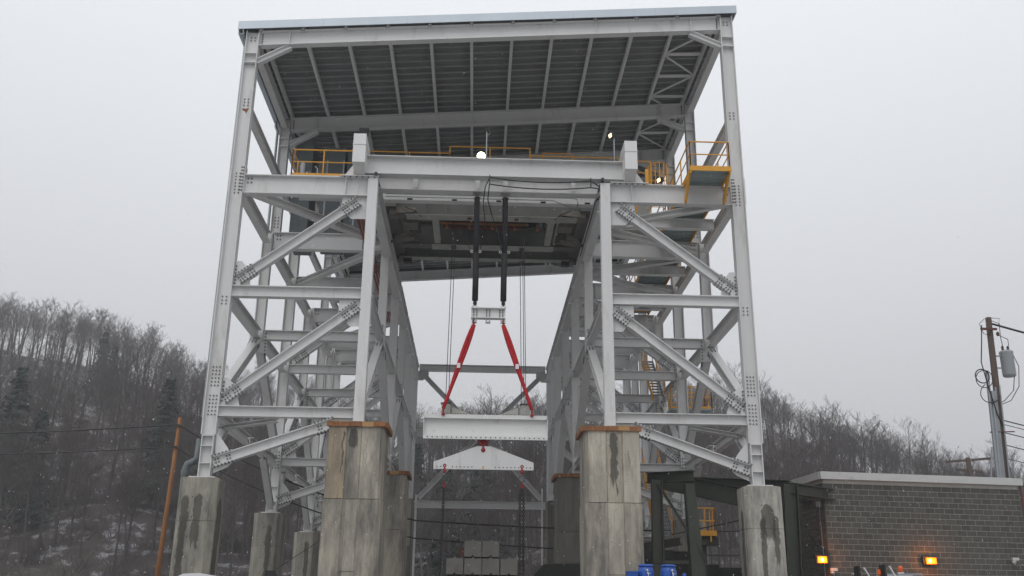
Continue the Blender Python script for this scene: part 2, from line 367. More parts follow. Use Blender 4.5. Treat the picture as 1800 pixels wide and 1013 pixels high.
ROOF_Y = (Y1, 39.5, 44.1, 53.6, 60.5)
for s in (-1,1):
    X = XO*s
    # --- front outer column, full height, web facing out
    ztop = rt(X)+0.02
    ib('column', (X,Y1,7.42), (X,Y1,ztop), 0.49, 0.36, up=(1,0,0))
    ib('column_foot', (X,Y1,ZB+0.03), (X,Y1,7.415), 0.40, 0.34, up=(1,0,0))
    for z in (6.45,7.02,7.36): part(MB().box((X-0.17,Y1-0.17,z),(X+0.17,Y1-0.012,z+0.025)), 'stiffener')
    for z in (ztop-1.0, ztop-1.4): part(MB().box((X-0.21,Y1-0.17,z),(X+0.21,Y1-0.012,z+0.03)), 'stiffener')
    for z0, z1, yy in ((8.0,8.85,-0.013),(8.95,9.9,-0.013),(11.9,12.4,-0.012),(16.1,17.2,-0.012),(19.75,20.2,-0.012),(ztop-0.5,ztop-0.1,-0.012)):
        nv = int((z1-z0)/0.14); bgrid((X,Y1+yy,(z0+z1)/2), (0,-1,0), (1,0,0), (0,0,1), 3 if z0 < 9 else 2, nv, 0.11 if z0 < 9 else 0.14, 0.13, 0.021)
    for e in (-1,1): part(MB().box((X-0.30,Y1-0.2,16.3) if e<0 else (X+0.27,Y1-0.2,16.3), (X-0.25,Y1+0.2,17.35) if e<0 else (X+0.30,Y1+0.2,17.35)) if False else MB().box((X+e*0.262-0.013,Y1-0.17,16.25),(X+e*0.262+0.013,Y1+0.17,17.3)), 'splice_plate')
    bgrid((X-s*0.19,Y1-0.182,16.75),(0,-1,0),(1,0,0),(0,0,1),2,8,0.07,0.13)
    part(MB().box((X-0.42,Y1-0.36,5.935),(X+0.42,Y1+0.36,5.998)), 'base_plate')
    for f in (3,5,7):
        y = FY[f]; ib('column', (X,y,ZB+0.03),(X,y,ZF+(4.5 if f==3 else 0)), 0.46, 0.34, up=(1,0,0))
        part(MB().box((X-0.40,y-0.34,5.935),(X+0.40,y+0.34,5.998)), 'base_plate')
        for z in (6.45,7.1): part(MB().box((X-0.2,y-0.16,z),(X+0.2,y-0.012,z+0.025)), 'stiffener')
        bgrid((X,y-0.012,8.3),(0,-1,0),(1,0,0),(0,0,1),3,6,0.12,0.14)
    for f in (2,4,6):
        y = FY[f]; ib('column', (X,y,12.2),(X,y,ZF), 0.40, 0.32, up=(1,0,0))
        part(MB().box((X-0.36,y-0.02,11.75),(X+0.36,y+0.02,12.7)), 'node_plate')
        bgrid((X-s*0.3,y-0.022,12.2),(0,-1,0),(1,0,0),(0,0,1),1,6,0.1,0.14)
    for y in ROOF_Y[1:]:
        ib('column', (X,y,ZF+0.005),(X,y,rt(X)), 0.42, 0.32, up=(1,0,0))
        for z in (rt(X)-1.0, rt(X)-1.4): part(MB().box((X-0.18,y-0.15,z),(X+0.18,y-0.012,z+0.03)), 'stiffener')
        bgrid((X,y-0.012,ZF+1.0),(0,-1,0),(1,0,0),(0,0,1),2,4,0.14,0.15)
    # --- longitudinal members
    for z, d in ((ZF-0.30,0.46),(Z3-0.22,0.40),(Z1-0.22,0.36)):
        for a, b in zip((Y1,Y2,Y3,Y4,Y5,Y6),(Y2,Y3,Y4,Y5,Y6,Y7)):
            if z < 10 and FY: pass
            ib('girder', (X,a+0.2,z),(X,b-0.19,z), d, 0.30)
    for a, b in zip(ROOF_Y, ROOF_Y[1:]):
        ib('girt', (X,a+0.19,19.85),(X,b-0.17,19.85), 0.34, 0.26)
        ib('eave_beam', (X,a+0.19,rt(X)-0.28),(X,b-0.17,rt(X)-0.28), 0.5, 0.26)
    # --- inner columns and runway
    x = XI*s
    for f in (1,2,3,4,5,6,7):
        y = FY[f]; zb = 7.84 if f % 2 else 12.1
        if f == 7: zb = 5.2
        if f % 2 == 1:
            ib('column', (x,y,zb),(x,y,ZF-0.004), 0.34, 0.36, up=(0,1,0))
            if f<7: part(MB().box((x-0.3,y-0.3,7.76),(x+0.3,y+0.3,7.84)), 'base_plate')
        else:
            ib('column', (x,y,zb),(x,y,ZF-0.004), 0.32, 0.34, up=(0,1,0))
            part(MB().box((x-s*0.03-0.02,y-0.4,11.75),(x-s*0.03+0.02,y+0.4,12.7)), 'node_plate')
            bgrid((x-s*0.06,y-0.1,12.0),(-s,0,0),(0,1,0),(0,0,1),3,4,0.14,0.14)
            bgrid((x,y-0.17,12.9),(0,-1,0),(1,0,0),(0,0,1),2,2,0.12,0.1)
    xr = 4.16*s
    for a, b in zip((Y1,Y2,Y3,Y4,Y5,Y6),(Y2,Y3,Y4,Y5,Y6,Y7)):
        ib('runway_girder', (xr,a+0.19,ZF-0.62),(xr,b-0.19,ZF-0.62), 0.78, 0.34)
        ib('girder', (x,a+0.19,Z3-0.22),(x,b-0.19,Z3-0.22), 0.32, 0.28)
        ib('girder', (x,a+0.19,Z1-0.22),(x,b-0.19,Z1-0.22), 0.30, 0.28)
    part(MB().box((xr-0.05,Y1-0.3,ZF+0.03),(xr+0.05,Y7+0.2,ZF+0.15)), 'crane_rail', 'dark_iron')
    # --- side plane inverted V braces
    for (fa, fb, fc) in ((1,2,3),(3,4,5),(5,6,7)):
        for XX, w in ((X,0.34),(x,0.3)):
            for fe, sg in ((fa,1),(fc,-1)):
                p0 = V((XX,FY[fb]-sg*0.25,Z3-0.55)); p1 = V((XX,FY[fe]+sg*0.35,Z1+0.3))
                ax = (p1-p0).normalized(); up = ax.cross(V((1,0,0)))
                part(MB().beam(p0,p1,w,0.30,up=up), 'brace')
                bgrid(p0+ax*0.45+V((-s*0.16 if XX==X else -s*0.15,0,0))*1.02,(-s,0,0),ax,up,3,2,0.13,0.1)
                bgrid(p0+ax*0.4+V((0,-0.0,0))+up*(w/2 if up.y<0 else -w/2),(0,-1,0.5),ax,(1,0,0),3,2,0.13,0.14)
                bgrid(p1-ax*0.5+up*(w/2 if up.y<0 else -w/2),(0,-1,0.5),ax,(1,0,0),3,2,0.13,0.14)
        # short knees at the pier ends
        ib('knee_brace', (X,FY[fa]+0.25,6.7),(X,FY[fa]+1.95,8.0), 0.26, 0.26)
        ib('knee_brace', (X,FY[fc]-0.25,6.2),(X,FY[fc]-2.7,7.98), 0.26, 0.26)
    # --- cross frames
    for f in range(1,8):
        y = FY[f]
        xo, xi = s*(XO-0.245), s*(XI+0.19)
        ib('floor_beam', (xi,y,ZF-0.37),(xo,y,ZF-0.37), 0.74, 0.32)
        part(MB().box((s*5.25-0.012,y-0.15,ZF-0.7),(s*5.25+0.012,y-0.012,ZF-0.03)), 'stiffener')
        ib('level_beam', (xi,y,Z3-0.2),(xo,y,Z3-0.2), 0.40, 0.30)
        bgrid((xo-s*0.2,y-0.012,ZF-0.2),(0,-1,0),(1,0,0),(0,0,1),2,2,0.13,0.16)
        if f % 2 == 0: continue
        ib('level_beam', (xi,y,Z1-0.18),(xo,y,Z1-0.18), 0.36, 0.30)
        # diagonals with spliced ends
        for (xa,za,xb,zb) in ((4.75,16.03,8.80,12.90),(4.50,12.05,8.88,8.62),(5.02,7.90,9.0,6.50)):
            a = V((s*xa,y,za)); b = V((s*xb,y,zb)); ax = (b-a).normalized(); up = V((0,1,0)).cross(ax)
            if up.z < 0: up = -up
            ln = (b-a).length
            part(MB().beam(a+ax*0.1, b-ax*0.1, 0.33, 0.28, up=up), 'brace')
            for q, dr in ((a+ax*0.36, 1),(b-ax*0.36, -1)):
                sp = MB().bar(q-ax*0.35, q+ax*0.35, 0.036, 0.24, up=up)
                part(sp, 'splice_plate')
                for e in (-1,1):
                    fp = MB().bar(q-ax*0.37+up*e*0.183, q+ax*0.37+up*e*0.183, 0.30, 0.022, up=up); part(fp, 'splice_plate')
                    bgrid(q+up*e*0.183+V((0,-0.15,0)),(0,-1,0),ax,up,6,1,0.12,0.1,0.022)
                for off in (-0.19, 0.19):
                    bgrid(q+ax*off+V((0,-0.02,0)),(0,-1,0),ax,up,2 if za<8 else 3,2,0.1,0.11,0.025)
                for e in (-1,1):
                    bgrid(q+up*e*0.195,(0,0,e),ax,(0,1,0),6,2,0.12,0.16,0.022)
        def gus(pts): part(MB().poly([(s*px,y,pz) for px,pz in pts],(0,1,0),0.022), 'gusset_plate')
        gus([(4.46,16.21),(5.35,16.21),(5.35,15.75),(5.0,15.35),(4.46,15.35)])
        gus([(8.94,12.70),(8.94,13.62),(8.72,13.62),(8.45,13.3),(8.35,12.70)])
        gus([(4.46,12.26),(5.2,12.26),(5.2,11.85),(4.8,11.3),(4.46,11.3)])
        gus([(8.94,8.42),(8.94,9.38),(8.78,9.38),(8.5,9.1),(8.3,8.42)])
        gus([(8.94,7.5),(8.94,6.15),(8.5,6.35),(8.3,6.55),(8.55,7.0)])
        gus([(4.46,8.02),(5.4,8.02),(5.5,7.6),(4.9,7.82),(4.46,7.82)])
        bgrid((s*8.9,y-0.013,13.1),(0,-1,0),(1,0,0),(0,0,1),1,6,0.1,0.13)
        bgrid((s*8.9,y-0.013,8.9),(0,-1,0),(1,0,0),(0,0,1),1,6,0.1,0.13)
    # --- plan bracing under the floor
    for (xa,ya,xb,yb) in ((8.8,Y1+0.4,4.5,Y2-0.4),(4.5,Y2+0.4,8.8,Y3-0.4),(8.8,Y3+0.4,4.5,Y4-0.4),(4.5,Y4+0.4,8.8,Y5-0.4)):
        if s > 0 and ya < Y3: continue
        ib('plan_brace', (s*xa,ya,ZF-0.45),(s*xb,yb,ZF-0.45), 0.26, 0.3)
    ib('plan_brace', (s*9.05,Y1+1.6,Z1-0.42),(s*7.05,Y1+0.16,Z1-0.42),0.14,0.24)
# right-hand intermediate floor beams and zigzag plan bracing
for y in (35.6, 41.1, 46.3, 51.3):
    ib('floor_beam', (4.45,y,ZF-0.26),(9.02,y,ZF-0.26), 0.42, 0.28)
for (xa,ya,xb,yb) in ((8.8,Y1+0.35,4.6,35.4),(4.6,35.8,8.85,Y2-0.2),(8.85,Y2+0.3,4.6,40.9),(4.6,41.3,8.85,Y3-0.3)):
    ib('plan_brace', (xa,ya,ZF-0.50),(xb,yb,ZF-0.50), 0.24, 0.26)
# far portal across the aisle
ib('portal_beam', (-4.0,Y7,16.72),(4.0,Y7,16.72), 0.42, 0.34)
ib('portal_beam', (-4.0,Y7,12.55),(4.0,Y7,12.55), 0.40, 0.3)
ib('portal_beam', (-4.0,Y7,8.22),(4.0,Y7,8.22), 0.40, 0.34)
for s in (-1,1):
    for (xa,za,xb,zb) in ((3.75,16.3,0.35,12.85),(3.75,8.6,0.35,12.25)):
        a = V((s*xa,Y7,za)); b = V((s*xb,Y7,zb)); ax=(b-a).normalized(); up=V((0,1,0)).cross(ax)
        part(MB().beam(a,b,0.28,0.26,up=up), 'brace')
        bgrid(b-ax*0.4+V((0,-0.14,0)),(0,-1,0),ax,up,4,2,0.14,0.14)
    part(MB().poly([(s*4.1,Y7-0.02,16.5),(s*3.4,Y7-0.02,16.5),(s*3.4,Y7-0.02,16.2),(s*3.75,Y7-0.02,15.9),(s*4.1,Y7-0.02,15.9)],(0,1,0),0.02),'gusset_plate')
# --- roof
for y in ROOF_Y:
    xl, xr_ = (-XO+0.25, XO-0.25) if y == Y1 else (-XO+0.22, XO-0.22)
    ib('roof_beam', (xl,y,rt(xl)-0.31),(xr_,y,rt(xr_)-0.31), 0.62, 0.30, mt='white_paint')
    for s in (-1,1):
        a = V((s*8.98,y,rt(s*9)-1.2)); b = V((s*7.85,y,rt(s*7.8)-0.64))
        a = V((s*8.97,y,rt(s*9)-1.30)) ; b = V((s*7.75,y,rt(s*7.75)-0.66))
        ax=(b-a).normalized(); up=V((0,1,0)).cross(ax); part(MB().beam(a,b,0.22,0.22,up=up),'knee_brace')
        part(MB().box((s*7.8-0.012,y-0.14,rt(s*7.8)-0.59),(s*7.8+0.012,y-0.012,rt(s*7.8)-0.04)),'stiffener')
        bgrid((s*8.85,y-0.015,rt(s*9)-0.3),(0,-1,0),(1,0,0),(0,0,1),1,5,0.1,0.1)
PX = [-8.93+1.621*i for i in range(12)]
for i, px in enumerate(PX):
    ib('purlin', (px,Y1-0.18,rt(px)+0.115),(px,60.8,rt(px)+0.115), 0.22, 0.12, mt='white_paint', tf=0.02, tw=0.02)
    bgrid((px,Y1-0.155,rt(px)-0.05),(0,-1,0),(1,0,0),(0,0,1),2,1,0.09,0.1,0.02)
for k in range(15):
    y = Y1+0.9+1.75*k
    x0, x1 = PX[10]+0.06, PX[11]-0.06
    if min(abs(y-q) for q in ROOF_Y) > 0.5:
        part(MB().bar((x0,y,rt(8)+0.05),(x1,y,rt(9)+0.04),0.22,0.03), 'roof_strut', 'white_paint')
    a, b = ((x0,x1) if k % 2 else (x1,x0))
    part(MB().bar((a,y+0.1,rt(a)+0.09),(b,y+1.65,rt(b)+0.09),0.09,0.05), 'roof_tie', 'white_paint')
dk = MB(); xa, xb = -9.7, 9.56; P = 0.49
prof = [(0.0,0.0),(0.16,0.0),(0.165,-0.012),(0.18,-0.012),(0.185,0.0),(0.32,0.0),(0.325,-0.012),(0.34,-0.012),(0.345,0.0),(P-0.003,0.0)]
zt = 0.02
vsd = []; 
for X in (xa, xb):
    for (yy, zz) in prof: vsd.append((X, yy, rt(X)+0.30+zz))
    vsd.append((X, P-0.003, rt(X)+0.30+zt)); vsd.append((X, 0.0, rt(X)+0.30+zt))
n = len(prof)+2
dk.add(vsd, [(i,(i+1)%n,n+(i+1)%n,n+i) for i in range(n)]+[tuple(range(n-1,-1,-1)),tuple(range(n,2*n))])
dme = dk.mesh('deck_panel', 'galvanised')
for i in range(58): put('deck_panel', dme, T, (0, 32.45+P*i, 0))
sm = MB(); q = [(X, yy, rt(X)+zz) for X in (xa, xb) for yy, zz in ((0.0,0.305),(0.0,0.235),(0.03,0.225),(0.05,0.235),(0.05,0.305))]
sm.add(q, [(i,(i+1)%5,5+(i+1)%5,5+i) for i in range(5)]+[(4,3,2,1,0),(5,6,7,8,9)])
sme = sm.mesh('deck_seam', 'deck_seam')
for i in range(58): put('deck_seam', sme, T, (0, 32.46+P*i, 0))
cl = MB().add([(xa,60.66,rt(xa)+0.0),(xb,60.66,rt(xb)+0.0),(xb,60.69,rt(xb)+0.0),(xa,60.69,rt(xa)+0.0),(xa,60.66,rt(xa)+0.28),(xb,60.66,rt(xb)+0.28),(xb,60.69,rt(xb)+0.28),(xa,60.69,rt(xa)+0.28)],[(0,3,2,1),(4,5,6,7),(0,1,5,4),(1,2,6,5),(2,3,7,6),(3,0,4,7)])
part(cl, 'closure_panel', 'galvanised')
part(MB().poly([(-9.33,Y1-0.014,19.72),(-9.2,Y1-0.014,19.70),(-9.08,Y1-0.014,19.74),(-9.12,Y1-0.014,19.62),(-9.17,Y1-0.014,19.5),(-9.22,Y1-0.014,19.6),(-9.3,Y1-0.014,19.62)],(0,1,0),0.004),'rust_patch','timber')
fz = lambda X: rt(X)+0.02
for k in range(6):
    a = -9.75+19.36*k/6; b = -9.75+19.36*(k+1)/6-0.006
    b_ = MB().add([(a,32.33,fz(a)),(b,32.33,fz(b)),(b,32.36,fz(b)),(a,32.36,fz(a)),(a,32.33,fz(a)+0.34),(b,32.33,fz(b)+0.34),(b,32.36,fz(b)+0.34),(a,32.36,fz(a)+0.34)],
        [(0,3,2,1),(4,5,6,7),(0,1,5,4),(1,2,6,5),(2,3,7,6),(3,0,4,7)])
    part(b_, 'fascia_panel', 'fascia_metal')
part(MB().add([(-9.74,32.36,rt(-9.7)-0.02),(-9.71,32.36,rt(-9.7)-0.02),(-9.71,61,rt(-9.7)-0.02),(-9.74,61,rt(-9.7)-0.02),(-9.74,32.36,rt(-9.7)+0.33),(-9.71,32.36,rt(-9.7)+0.33),(-9.71,61,rt(-9.7)+0.33),(-9.74,61,rt(-9.7)+0.33)],[(0,3,2,1),(4,5,6,7),(0,1,5,4),(1,2,6,5),(2,3,7,6),(3,0,4,7)]),'fascia_panel','fascia_metal')
part(MB().box((9.57,32.36,rt(9.6)+0.02),(9.60,61,rt(9.6)+0.35)),'fascia_panel','fascia_metal')
gt = MB().prism([(-0.09,0.12),(-0.09,-0.08),(0.09,-0.08),(0.09,0.12),(0.08,0.12),(0.08,-0.07),(-0.08,-0.07),(-0.08,0.12)], (-9.62,32.3,rt(-9.6)-0.14),(-9.62,60.9,rt(-9.6)-0.14))
part(gt, 'gutter', 'fascia_metal')
part(MB().tube([(-9.62,39.3,rt(-9.6)-0.2),(-9.6,39.3,rt(-9.6)-0.45),(-9.5,39.3,rt(-9.6)-0.7),(-9.5,39.3,13.2),(-9.5,38.5,12.6),(-9.5,37.6,11.6),(-9.5,35.8,9.7)], 0.06, 8), 'downpipe', 'conduit')
part(MB().tube([(-9.62,32.45,rt(-9.6)-0.2),(-9.5,32.6,rt(-9.6)-0.6),(-9.49,32.6,12),(-9.49,32.6,8)], 0.035, 6), 'downpipe', 'conduit')
# --- front cross girder with box ends over the aisle
XC = 0.2
ib('cross_girder', (-4.72,32.62,17.46),(5.08,32.62,17.46), 0.74, 0.40)
for s, x0 in ((-1,-4.76),(1,5.16)):
    b = MB(); b.box((x0-0.23,31.9,17.28),(x0+0.23,33.2,18.42)); part(b,'box_post','white_paint_clean')
    b = MB(); b.box((x0-0.245,31.885,17.98),(x0+0.245,33.21,18.01)); part(b,'box_rim','white_paint')
    b = MB(); b.add([(x0-0.22,31.95,17.28),(x0+0.22,31.95,17.28),(x0+0.22,33.1,17.28),(x0-0.22,33.1,17.28),(x0-0.18,32.5,16.99),(x0+0.18,32.5,16.99),(x0+0.18,33.1,16.99),(x0-0.18,33.1,16.99)],[(0,1,2,3),(4,7,6,5),(0,4,5,1),(1,5,6,2),(2,6,7,3),(3,7,4,0)]); part(b,'box_foot','white_paint')
    part(MB().poly([(x0+s*0.24,32.55,17.5),(x0+s*0.24,32.55,16.99),(x0+s*0.58,32.55,16.99)],(0,1,0),0.03),'gusset_plate')
    part(MB().box((x0-0.7,32.4,16.96),(x0+0.7,32.85,16.985)),'base_plate')
    bgrid((x0,32.48,ZF-0.02),(0,-1,0),(1,0,0),(0,0,1),6,1,0.22,0.1)
# second girder just behind, carrying the slings
ib('cross_girder', (-4.3,33.85,17.38),(4.7,33.85,17.38), 0.70, 0.42)
for xx in (-2.8,-0.45,0.62,3.2): part(MB().box((xx-0.09,33.60,17.1),(xx+0.09,33.62,17.68)),'stiffener'); 
for e in (-0.45,0.62):
    part(MB().box((e-0.17,33.62,17.0),(e+0.17,34.0,17.028)),'hanger_plate','crane_light'); part(MB().box((e-0.13,33.75,16.8),(e-0.10,33.9,17.0)).box((e+0.10,33.75,16.8),(e+0.13,33.9,17.0)),'hanger_lug','crane_light')
ib('cross_girder', (-4.2,34.78,17.30),(4.5,34.78,17.30), 0.56, 0.30, mt='white_paint')
bolts.build('bolts', 'bolt_steel', T)
for c in T.children:
    if c.name == 'bolts': c['kind'] = 'stuff'
# ================================================================= OVERHEAD CRANE
C = thing('overhead_crane', 'grey overhead travelling crane with twin girders and yellow railings, up on the tower runway', 'crane', (0,38,17.1))
def cp(b, name, mt='crane_grey'): return b.build(name, mt, C)
cp(MB().beam((-3.9,36.3,17.55),(3.9,36.3,17.55),1.0,0.5), 'girder', 'crane_grey')
cp(MB().box((-3.3,36.02,17.03),(3.6,36.58,17.047)), 'bottom_flange', 'crane_light')
cp(MB().beam((-3.9,39.6,17.60),(3.9,39.6,17.60),1.1,0.5), 'girder', 'crane_grey')
cp(MB().box((-2.4,39.3,17.03),(2.9,39.9,17.047)), 'bottom_flange', 'crane_light')
cp(MB().beam((-3.9,41.1,17.4),(3.9,41.1,17.4),0.7,0.4), 'girder', 'crane_grey')
cp(MB().box((-3.7,40.9,17.03),(3.7,41.3,17.047)), 'bottom_flange', 'crane_light')
for xx in (-2.15, 2.6):
    cp(MB().beam((xx,36.6,17.18),(xx,39.3,17.18),0.2,0.26), 'tie_beam', 'crane_light')
cp(MB().beam((2.9,36.6,17.2),(2.9,39.3,17.2),0.16,0.1), 'tie_beam', 'crane_light')
for xx in (-3.95,3.95):
    cp(MB().box((xx-0.26,35.7,17.22),(xx+0.26,42.0,17.9)), 'end_carriage', 'crane_grey')
    for yy in (36.2,38.9,41.4):
        w = MB(); w.tube([(xx-0.1,yy,17.38),(xx+0.1,yy,17.38)],0.26,14); cp(w,'wheel','dark_iron')
        sx_ = -1 if xx > 0 else 1
        b = MB(); b.add([(xx,yy-0.3,17.0),(xx+sx_*1.0,yy-0.22,17.12),(xx+sx_*1.0,yy+0.22,17.12),(xx,yy+0.3,17.0),(xx,yy-0.3,17.3),(xx+sx_*1.0,yy-0.22,17.3),(xx+sx_*1.0,yy+0.22,17.3),(xx,yy+0.3,17.3)],[(0,3,2,1),(4,5,6,7),(0,1,5,4),(1,2,6,5),(2,3,7,6),(3,0,4,7)])
        cp(b,'bogie_bracket','crane_dirty')
        cp(MB().tube([(xx+sx_*0.45,yy+0.42,17.32),(xx+sx_*0.95,yy+0.42,17.32)],0.16,10),'drive_motor','dark_iron')
cp(MB().box((-1.9,37.0,17.55),(2.3,37.16,17.95)), 'trolley_frame', 'rust_red')
cp(MB().box((-1.9,38.6,17.55),(2.3,38.8,17.95)), 'trolley_frame', 'rust_red')
cp(MB().box((-2.1,37.1,17.95),(2.5,38.9,18.6)), 'trolley_body', 'dark_iron')
for yy, zz in ((37.25,17.42),(37.8,17.42)): cp(MB().tube([(-2.0,yy,zz),(1.7,yy,zz)],0.045,6),'guard_pipe','guard_orange')
for k in range(5): cp(MB().box((-1.75+0.95*k,37.75,17.2),(-1.69+0.95*k,37.79,17.42)).box((-1.77+0.95*k,37.7,17.16),(-1.64+0.95*k,37.82,17.24)),'guard_hook','guard_orange')
cp(MB().lathe([(0.36,0),(0.36,0.5)],(1.95,38.1,17.3),14),'drum_motor','lamp_black')
# walkway floor + railing on the crane
cp(MB().box((-3.6,36.6,18.60),(4.9,37.1,18.64)), 'walkway_plate', 'walk_deck')
def rail(b, pts, h=1.07, r=0.027, posts=1.5, toe=True, mid=True):
    for a, c in zip(pts, pts[1:]):
        a, c = V(a), V(c); L_ = (c-a).length; n = max(1, round(L_/posts))
        b.tube([a+V((0,0,h)), c+V((0,0,h))], r, 6)
        if mid: b.tube([a+V((0,0,h*0.53)), c+V((0,0,h*0.53))], r*0.85, 6)
        for i in range(n+1):
            p = a.lerp(c, i/n); b.tube([p, p+V((0,0,h))], r, 6)
        if toe: b.bar(a+V((0,0,0.06)), c+V((0,0,0.06)), 0.012, 0.1)
    return b
zr = 19.0
cp(rail(MB(), [(-5.0,36.6,zr),(-1.65,36.6,zr)]), 'railing', 'yellow_paint')
cp(rail(MB(), [(-1.65,36.6,zr+0.32),(1.7,36.6,zr+0.32)]), 'railing', 'yellow_paint')
cp(rail(MB(), [(1.72,36.6,zr-0.02),(5.4,36.6,zr-0.02)]), 'railing', 'yellow_paint')
cp(rail(MB(), [(2.35,38.3,zr+0.98),(3.6,38.3,zr+0.98)]), 'railing', 'yellow_paint')
cp(rail(MB(), [(5.3,35.8,18.43),(6.6,35.8,18.43)], posts=0.6,h=1.1), 'railing', 'yellow_paint')
cp(rail(MB(), [(-5.2,38.2,zr-0.2),(5.4,38.2,zr-0.2)]), 'railing', 'yellow_paint')
# left access platform with machinery behind
cp(MB().box((-7.5,33.35,17.32),(-5.05,35.6,17.38)), 'platform_plate', 'white_paint')
cp(rail(MB(), [(-7.45,35.5,17.38),(-7.45,33.4,17.38),(-5.1,33.4,17.38)], posts=1.1), 'railing', 'yellow_paint')
cp(MB().box((-8.72,39.9,17.2),(-7.95,41.5,22.4)), 'control_cabinet', 'cabinet')
cp(MB().box((-7.5,40.0,17.2),(-6.5,41.3,21.9)), 'control_cabinet', 'cabinet')
cp(MB().box((-6.4,40.0,17.2),(-5.3,41.3,21.8)), 'control_cabinet', 'cabinet')
for xx in (-6.9,-6.2,-5.65,-4.9): 
    cp(MB().bar((xx,37.8,17.2),(xx,37.8,20.2),0.06,0.06,up=(0,1,0)),'conduit','conduit')
cp(MB().tube([(-7.2,34.2,17.3),(-7.2,34.2,18.2),(-7.2,34.2,18.3)],0.10,10).tube([(-6.75,34.3,17.3),(-6.65,34.3,17.6),(-6.65,34.3,18.1),(-6.75,34.3,18.2)],0.03,6),'vent_pipe','conduit')
cp(MB().tube([(-5.25,33.6,17.5),(-5.25,33.75,17.5)],0.17,14).ring((-5.25,33.58,17.5),(1,0,0),(0,0,1),0.17,0.03),'hose_reel','red_shackle')
cp(MB().box((5.6,37.8,17.3),(6.9,39.3,19.0)),'control_cabinet','crane_light')
for k in range(9):
    xx = -3.4+0.85*k; cp(MB().box((xx-0.03,36.02,17.05),(xx+0.03,36.08,17.95)), 'stiffener', 'crane_grey')
for e in (-1,1):
    cp(MB().tube([(e*3.3,35.6,17.3),(e*3.3,35.6,17.15),(e*2.9,35.9,17.1),(e*2.7,36.2,17.0)],0.02,5).tube([(e*3.5,41.2,17.1),(e*3.35,41.2,16.85),(e*3.1,41.2,16.9),(e*3.0,41.2,17.1)],0.018,5), 'cable', 'black_cable')
    cp(MB().box((e*3.55-0.18,41.0,16.82),(e*3.55+0.18,41.25,17.02)), 'limit_switch', 'lamp_black')
    cp(MB().box((e*3.2-0.3,36.9,17.0),(e*3.2+0.3,37.6,17.4)), 'gearbox', 'crane_dirty')
    cp(MB().box((e*3.1-0.2,38.2,17.1),(e*3.1+0.25,39.0,17.5)), 'gearbox', 'dark_iron')
for xx in (-0.75, 1.15): cp(MB().tube([(xx,36.3,17.0),(xx,36.3,17.03)],0.10,10), 'rust_spot_plate', 'rust_red')
cp(MB().bar((6.1,34.0,16.98),(6.1,34.0,18.3),0.12,0.06,up=(0,1,0)), 'gate_post', 'yellow_paint')
cp(MB().box((5.95,35.9,17.0),(6.02,36.0,19.3)), 'gate_post', 'yellow_paint')
# red conductor bars
for s_, x_ in ((-1,-4.75),):
    for k in range(3): cp(MB().bar((x_-0.12*k,34.2,16.1),(x_-0.12*k,48.0,16.1),0.05,0.12),'conductor_bar','bus_red')
# conduits on the third cross girder
cd = thing('conduit_run', 'thin grey conduits clipped along the white beam above the black slings', 'conduit', (0,34.55,17.2))
cd_b = MB().tube([(-4.0,34.5,17.22),(3.2,34.5,17.22),(3.42,34.5,17.18),(3.46,34.5,17.02),(3.46,35.0,16.9)],0.018,6).tube([(-4.0,34.5,17.10),(2.5,34.5,17.10),(2.9,34.6,16.98),(3.3,34.8,16.93),(4.0,34.9,16.93),(4.02,34.95,16.7)],0.018,6)
cd_b.build('conduit','conduit',cd)
for k in range(5):
    xx = -3.05+1.72*k; MB().bar((xx,34.48,17.38),(xx,34.48,17.02),0.025).box((xx-0.1,34.42,17.0),(xx+0.1,34.55,17.02)).build('bracket','dark_iron',cd)
# ================================================================= RIGGING
YR = 33.85
for k, x in enumerate((-0.45, 0.62)):
    sl = thing('black_sling', 'black sleeved lifting sling hanging on the ' + ('left' if k==0 else 'right') + ' between girder and small white beam', 'sling', (x,YR,12.5), 'black sleeved slings under the cross girder')
    xb = x+(0.01 if k==0 else -0.02)
    MB().tube([(x,YR,14.62),(x+0.004,YR,15.7),(x-0.002,YR,16.86)],0.105,12).build('sleeve','black_sleeve',sl,smooth=True)
    MB().tube([(xb,YR,12.74),(xb+0.004,YR,13.6),(x,YR,14.60)],0.112,12).build('sleeve','black_sleeve',sl,smooth=True)
    MB().ring((x-0.15,YR,14.66),(1,0,0),(0,0,1),0.045,0.014,8,4).ring((x+0.15,YR,14.66),(1,0,0),(0,0,1),0.045,0.014,8,4).build('ring','white_tag',sl)
    MB().lathe([(0.06,0),(0.075,0.1),(0.05,0.22)],(xb,YR,12.54),8).build('end_loop','lamp_black',sl)
sb = thing('small_spreader_beam', 'short white bolted spreader beam between black and red slings', 'lifting beam', (0.06,YR,12.0))
MB().beam((-0.57,YR-0.08,12.22),(0.68,YR-0.08,12.22),0.40,0.26).build('beam','white_paint_clean',sb)
bb = MB(); bolts = bb
for xx in (-0.42,0.05,0.53):
    bgrid((xx,YR-0.09,12.30),(0,-1,0),(1,0,0),(0,0,1),2,2,0.11,0.08,0.022); bgrid((xx,YR-0.09,12.13),(0,-1,0),(1,0,0),(0,0,1),2,2,0.11,0.08,0.022)
bb.build('bolts','bolt_steel',sb)
for xx in (-0.45,0.05,0.60):
    MB().box((xx-0.09,YR-0.1,11.88),(xx-0.035,YR+0.06,12.02)).box((xx+0.035,YR-0.1,11.88),(xx+0.09,YR+0.06,12.02)).box((xx-0.035,YR-0.1,11.88),(xx+0.035,YR+0.06,11.92)).build('lug','white_paint_clean',sb)
for xx in (-0.45,0.60): MB().ring((xx,YR-0.02,12.49),(1,0,0),(0,0,1),0.075,0.03,12,6).build('eye','white_paint_clean',sb)
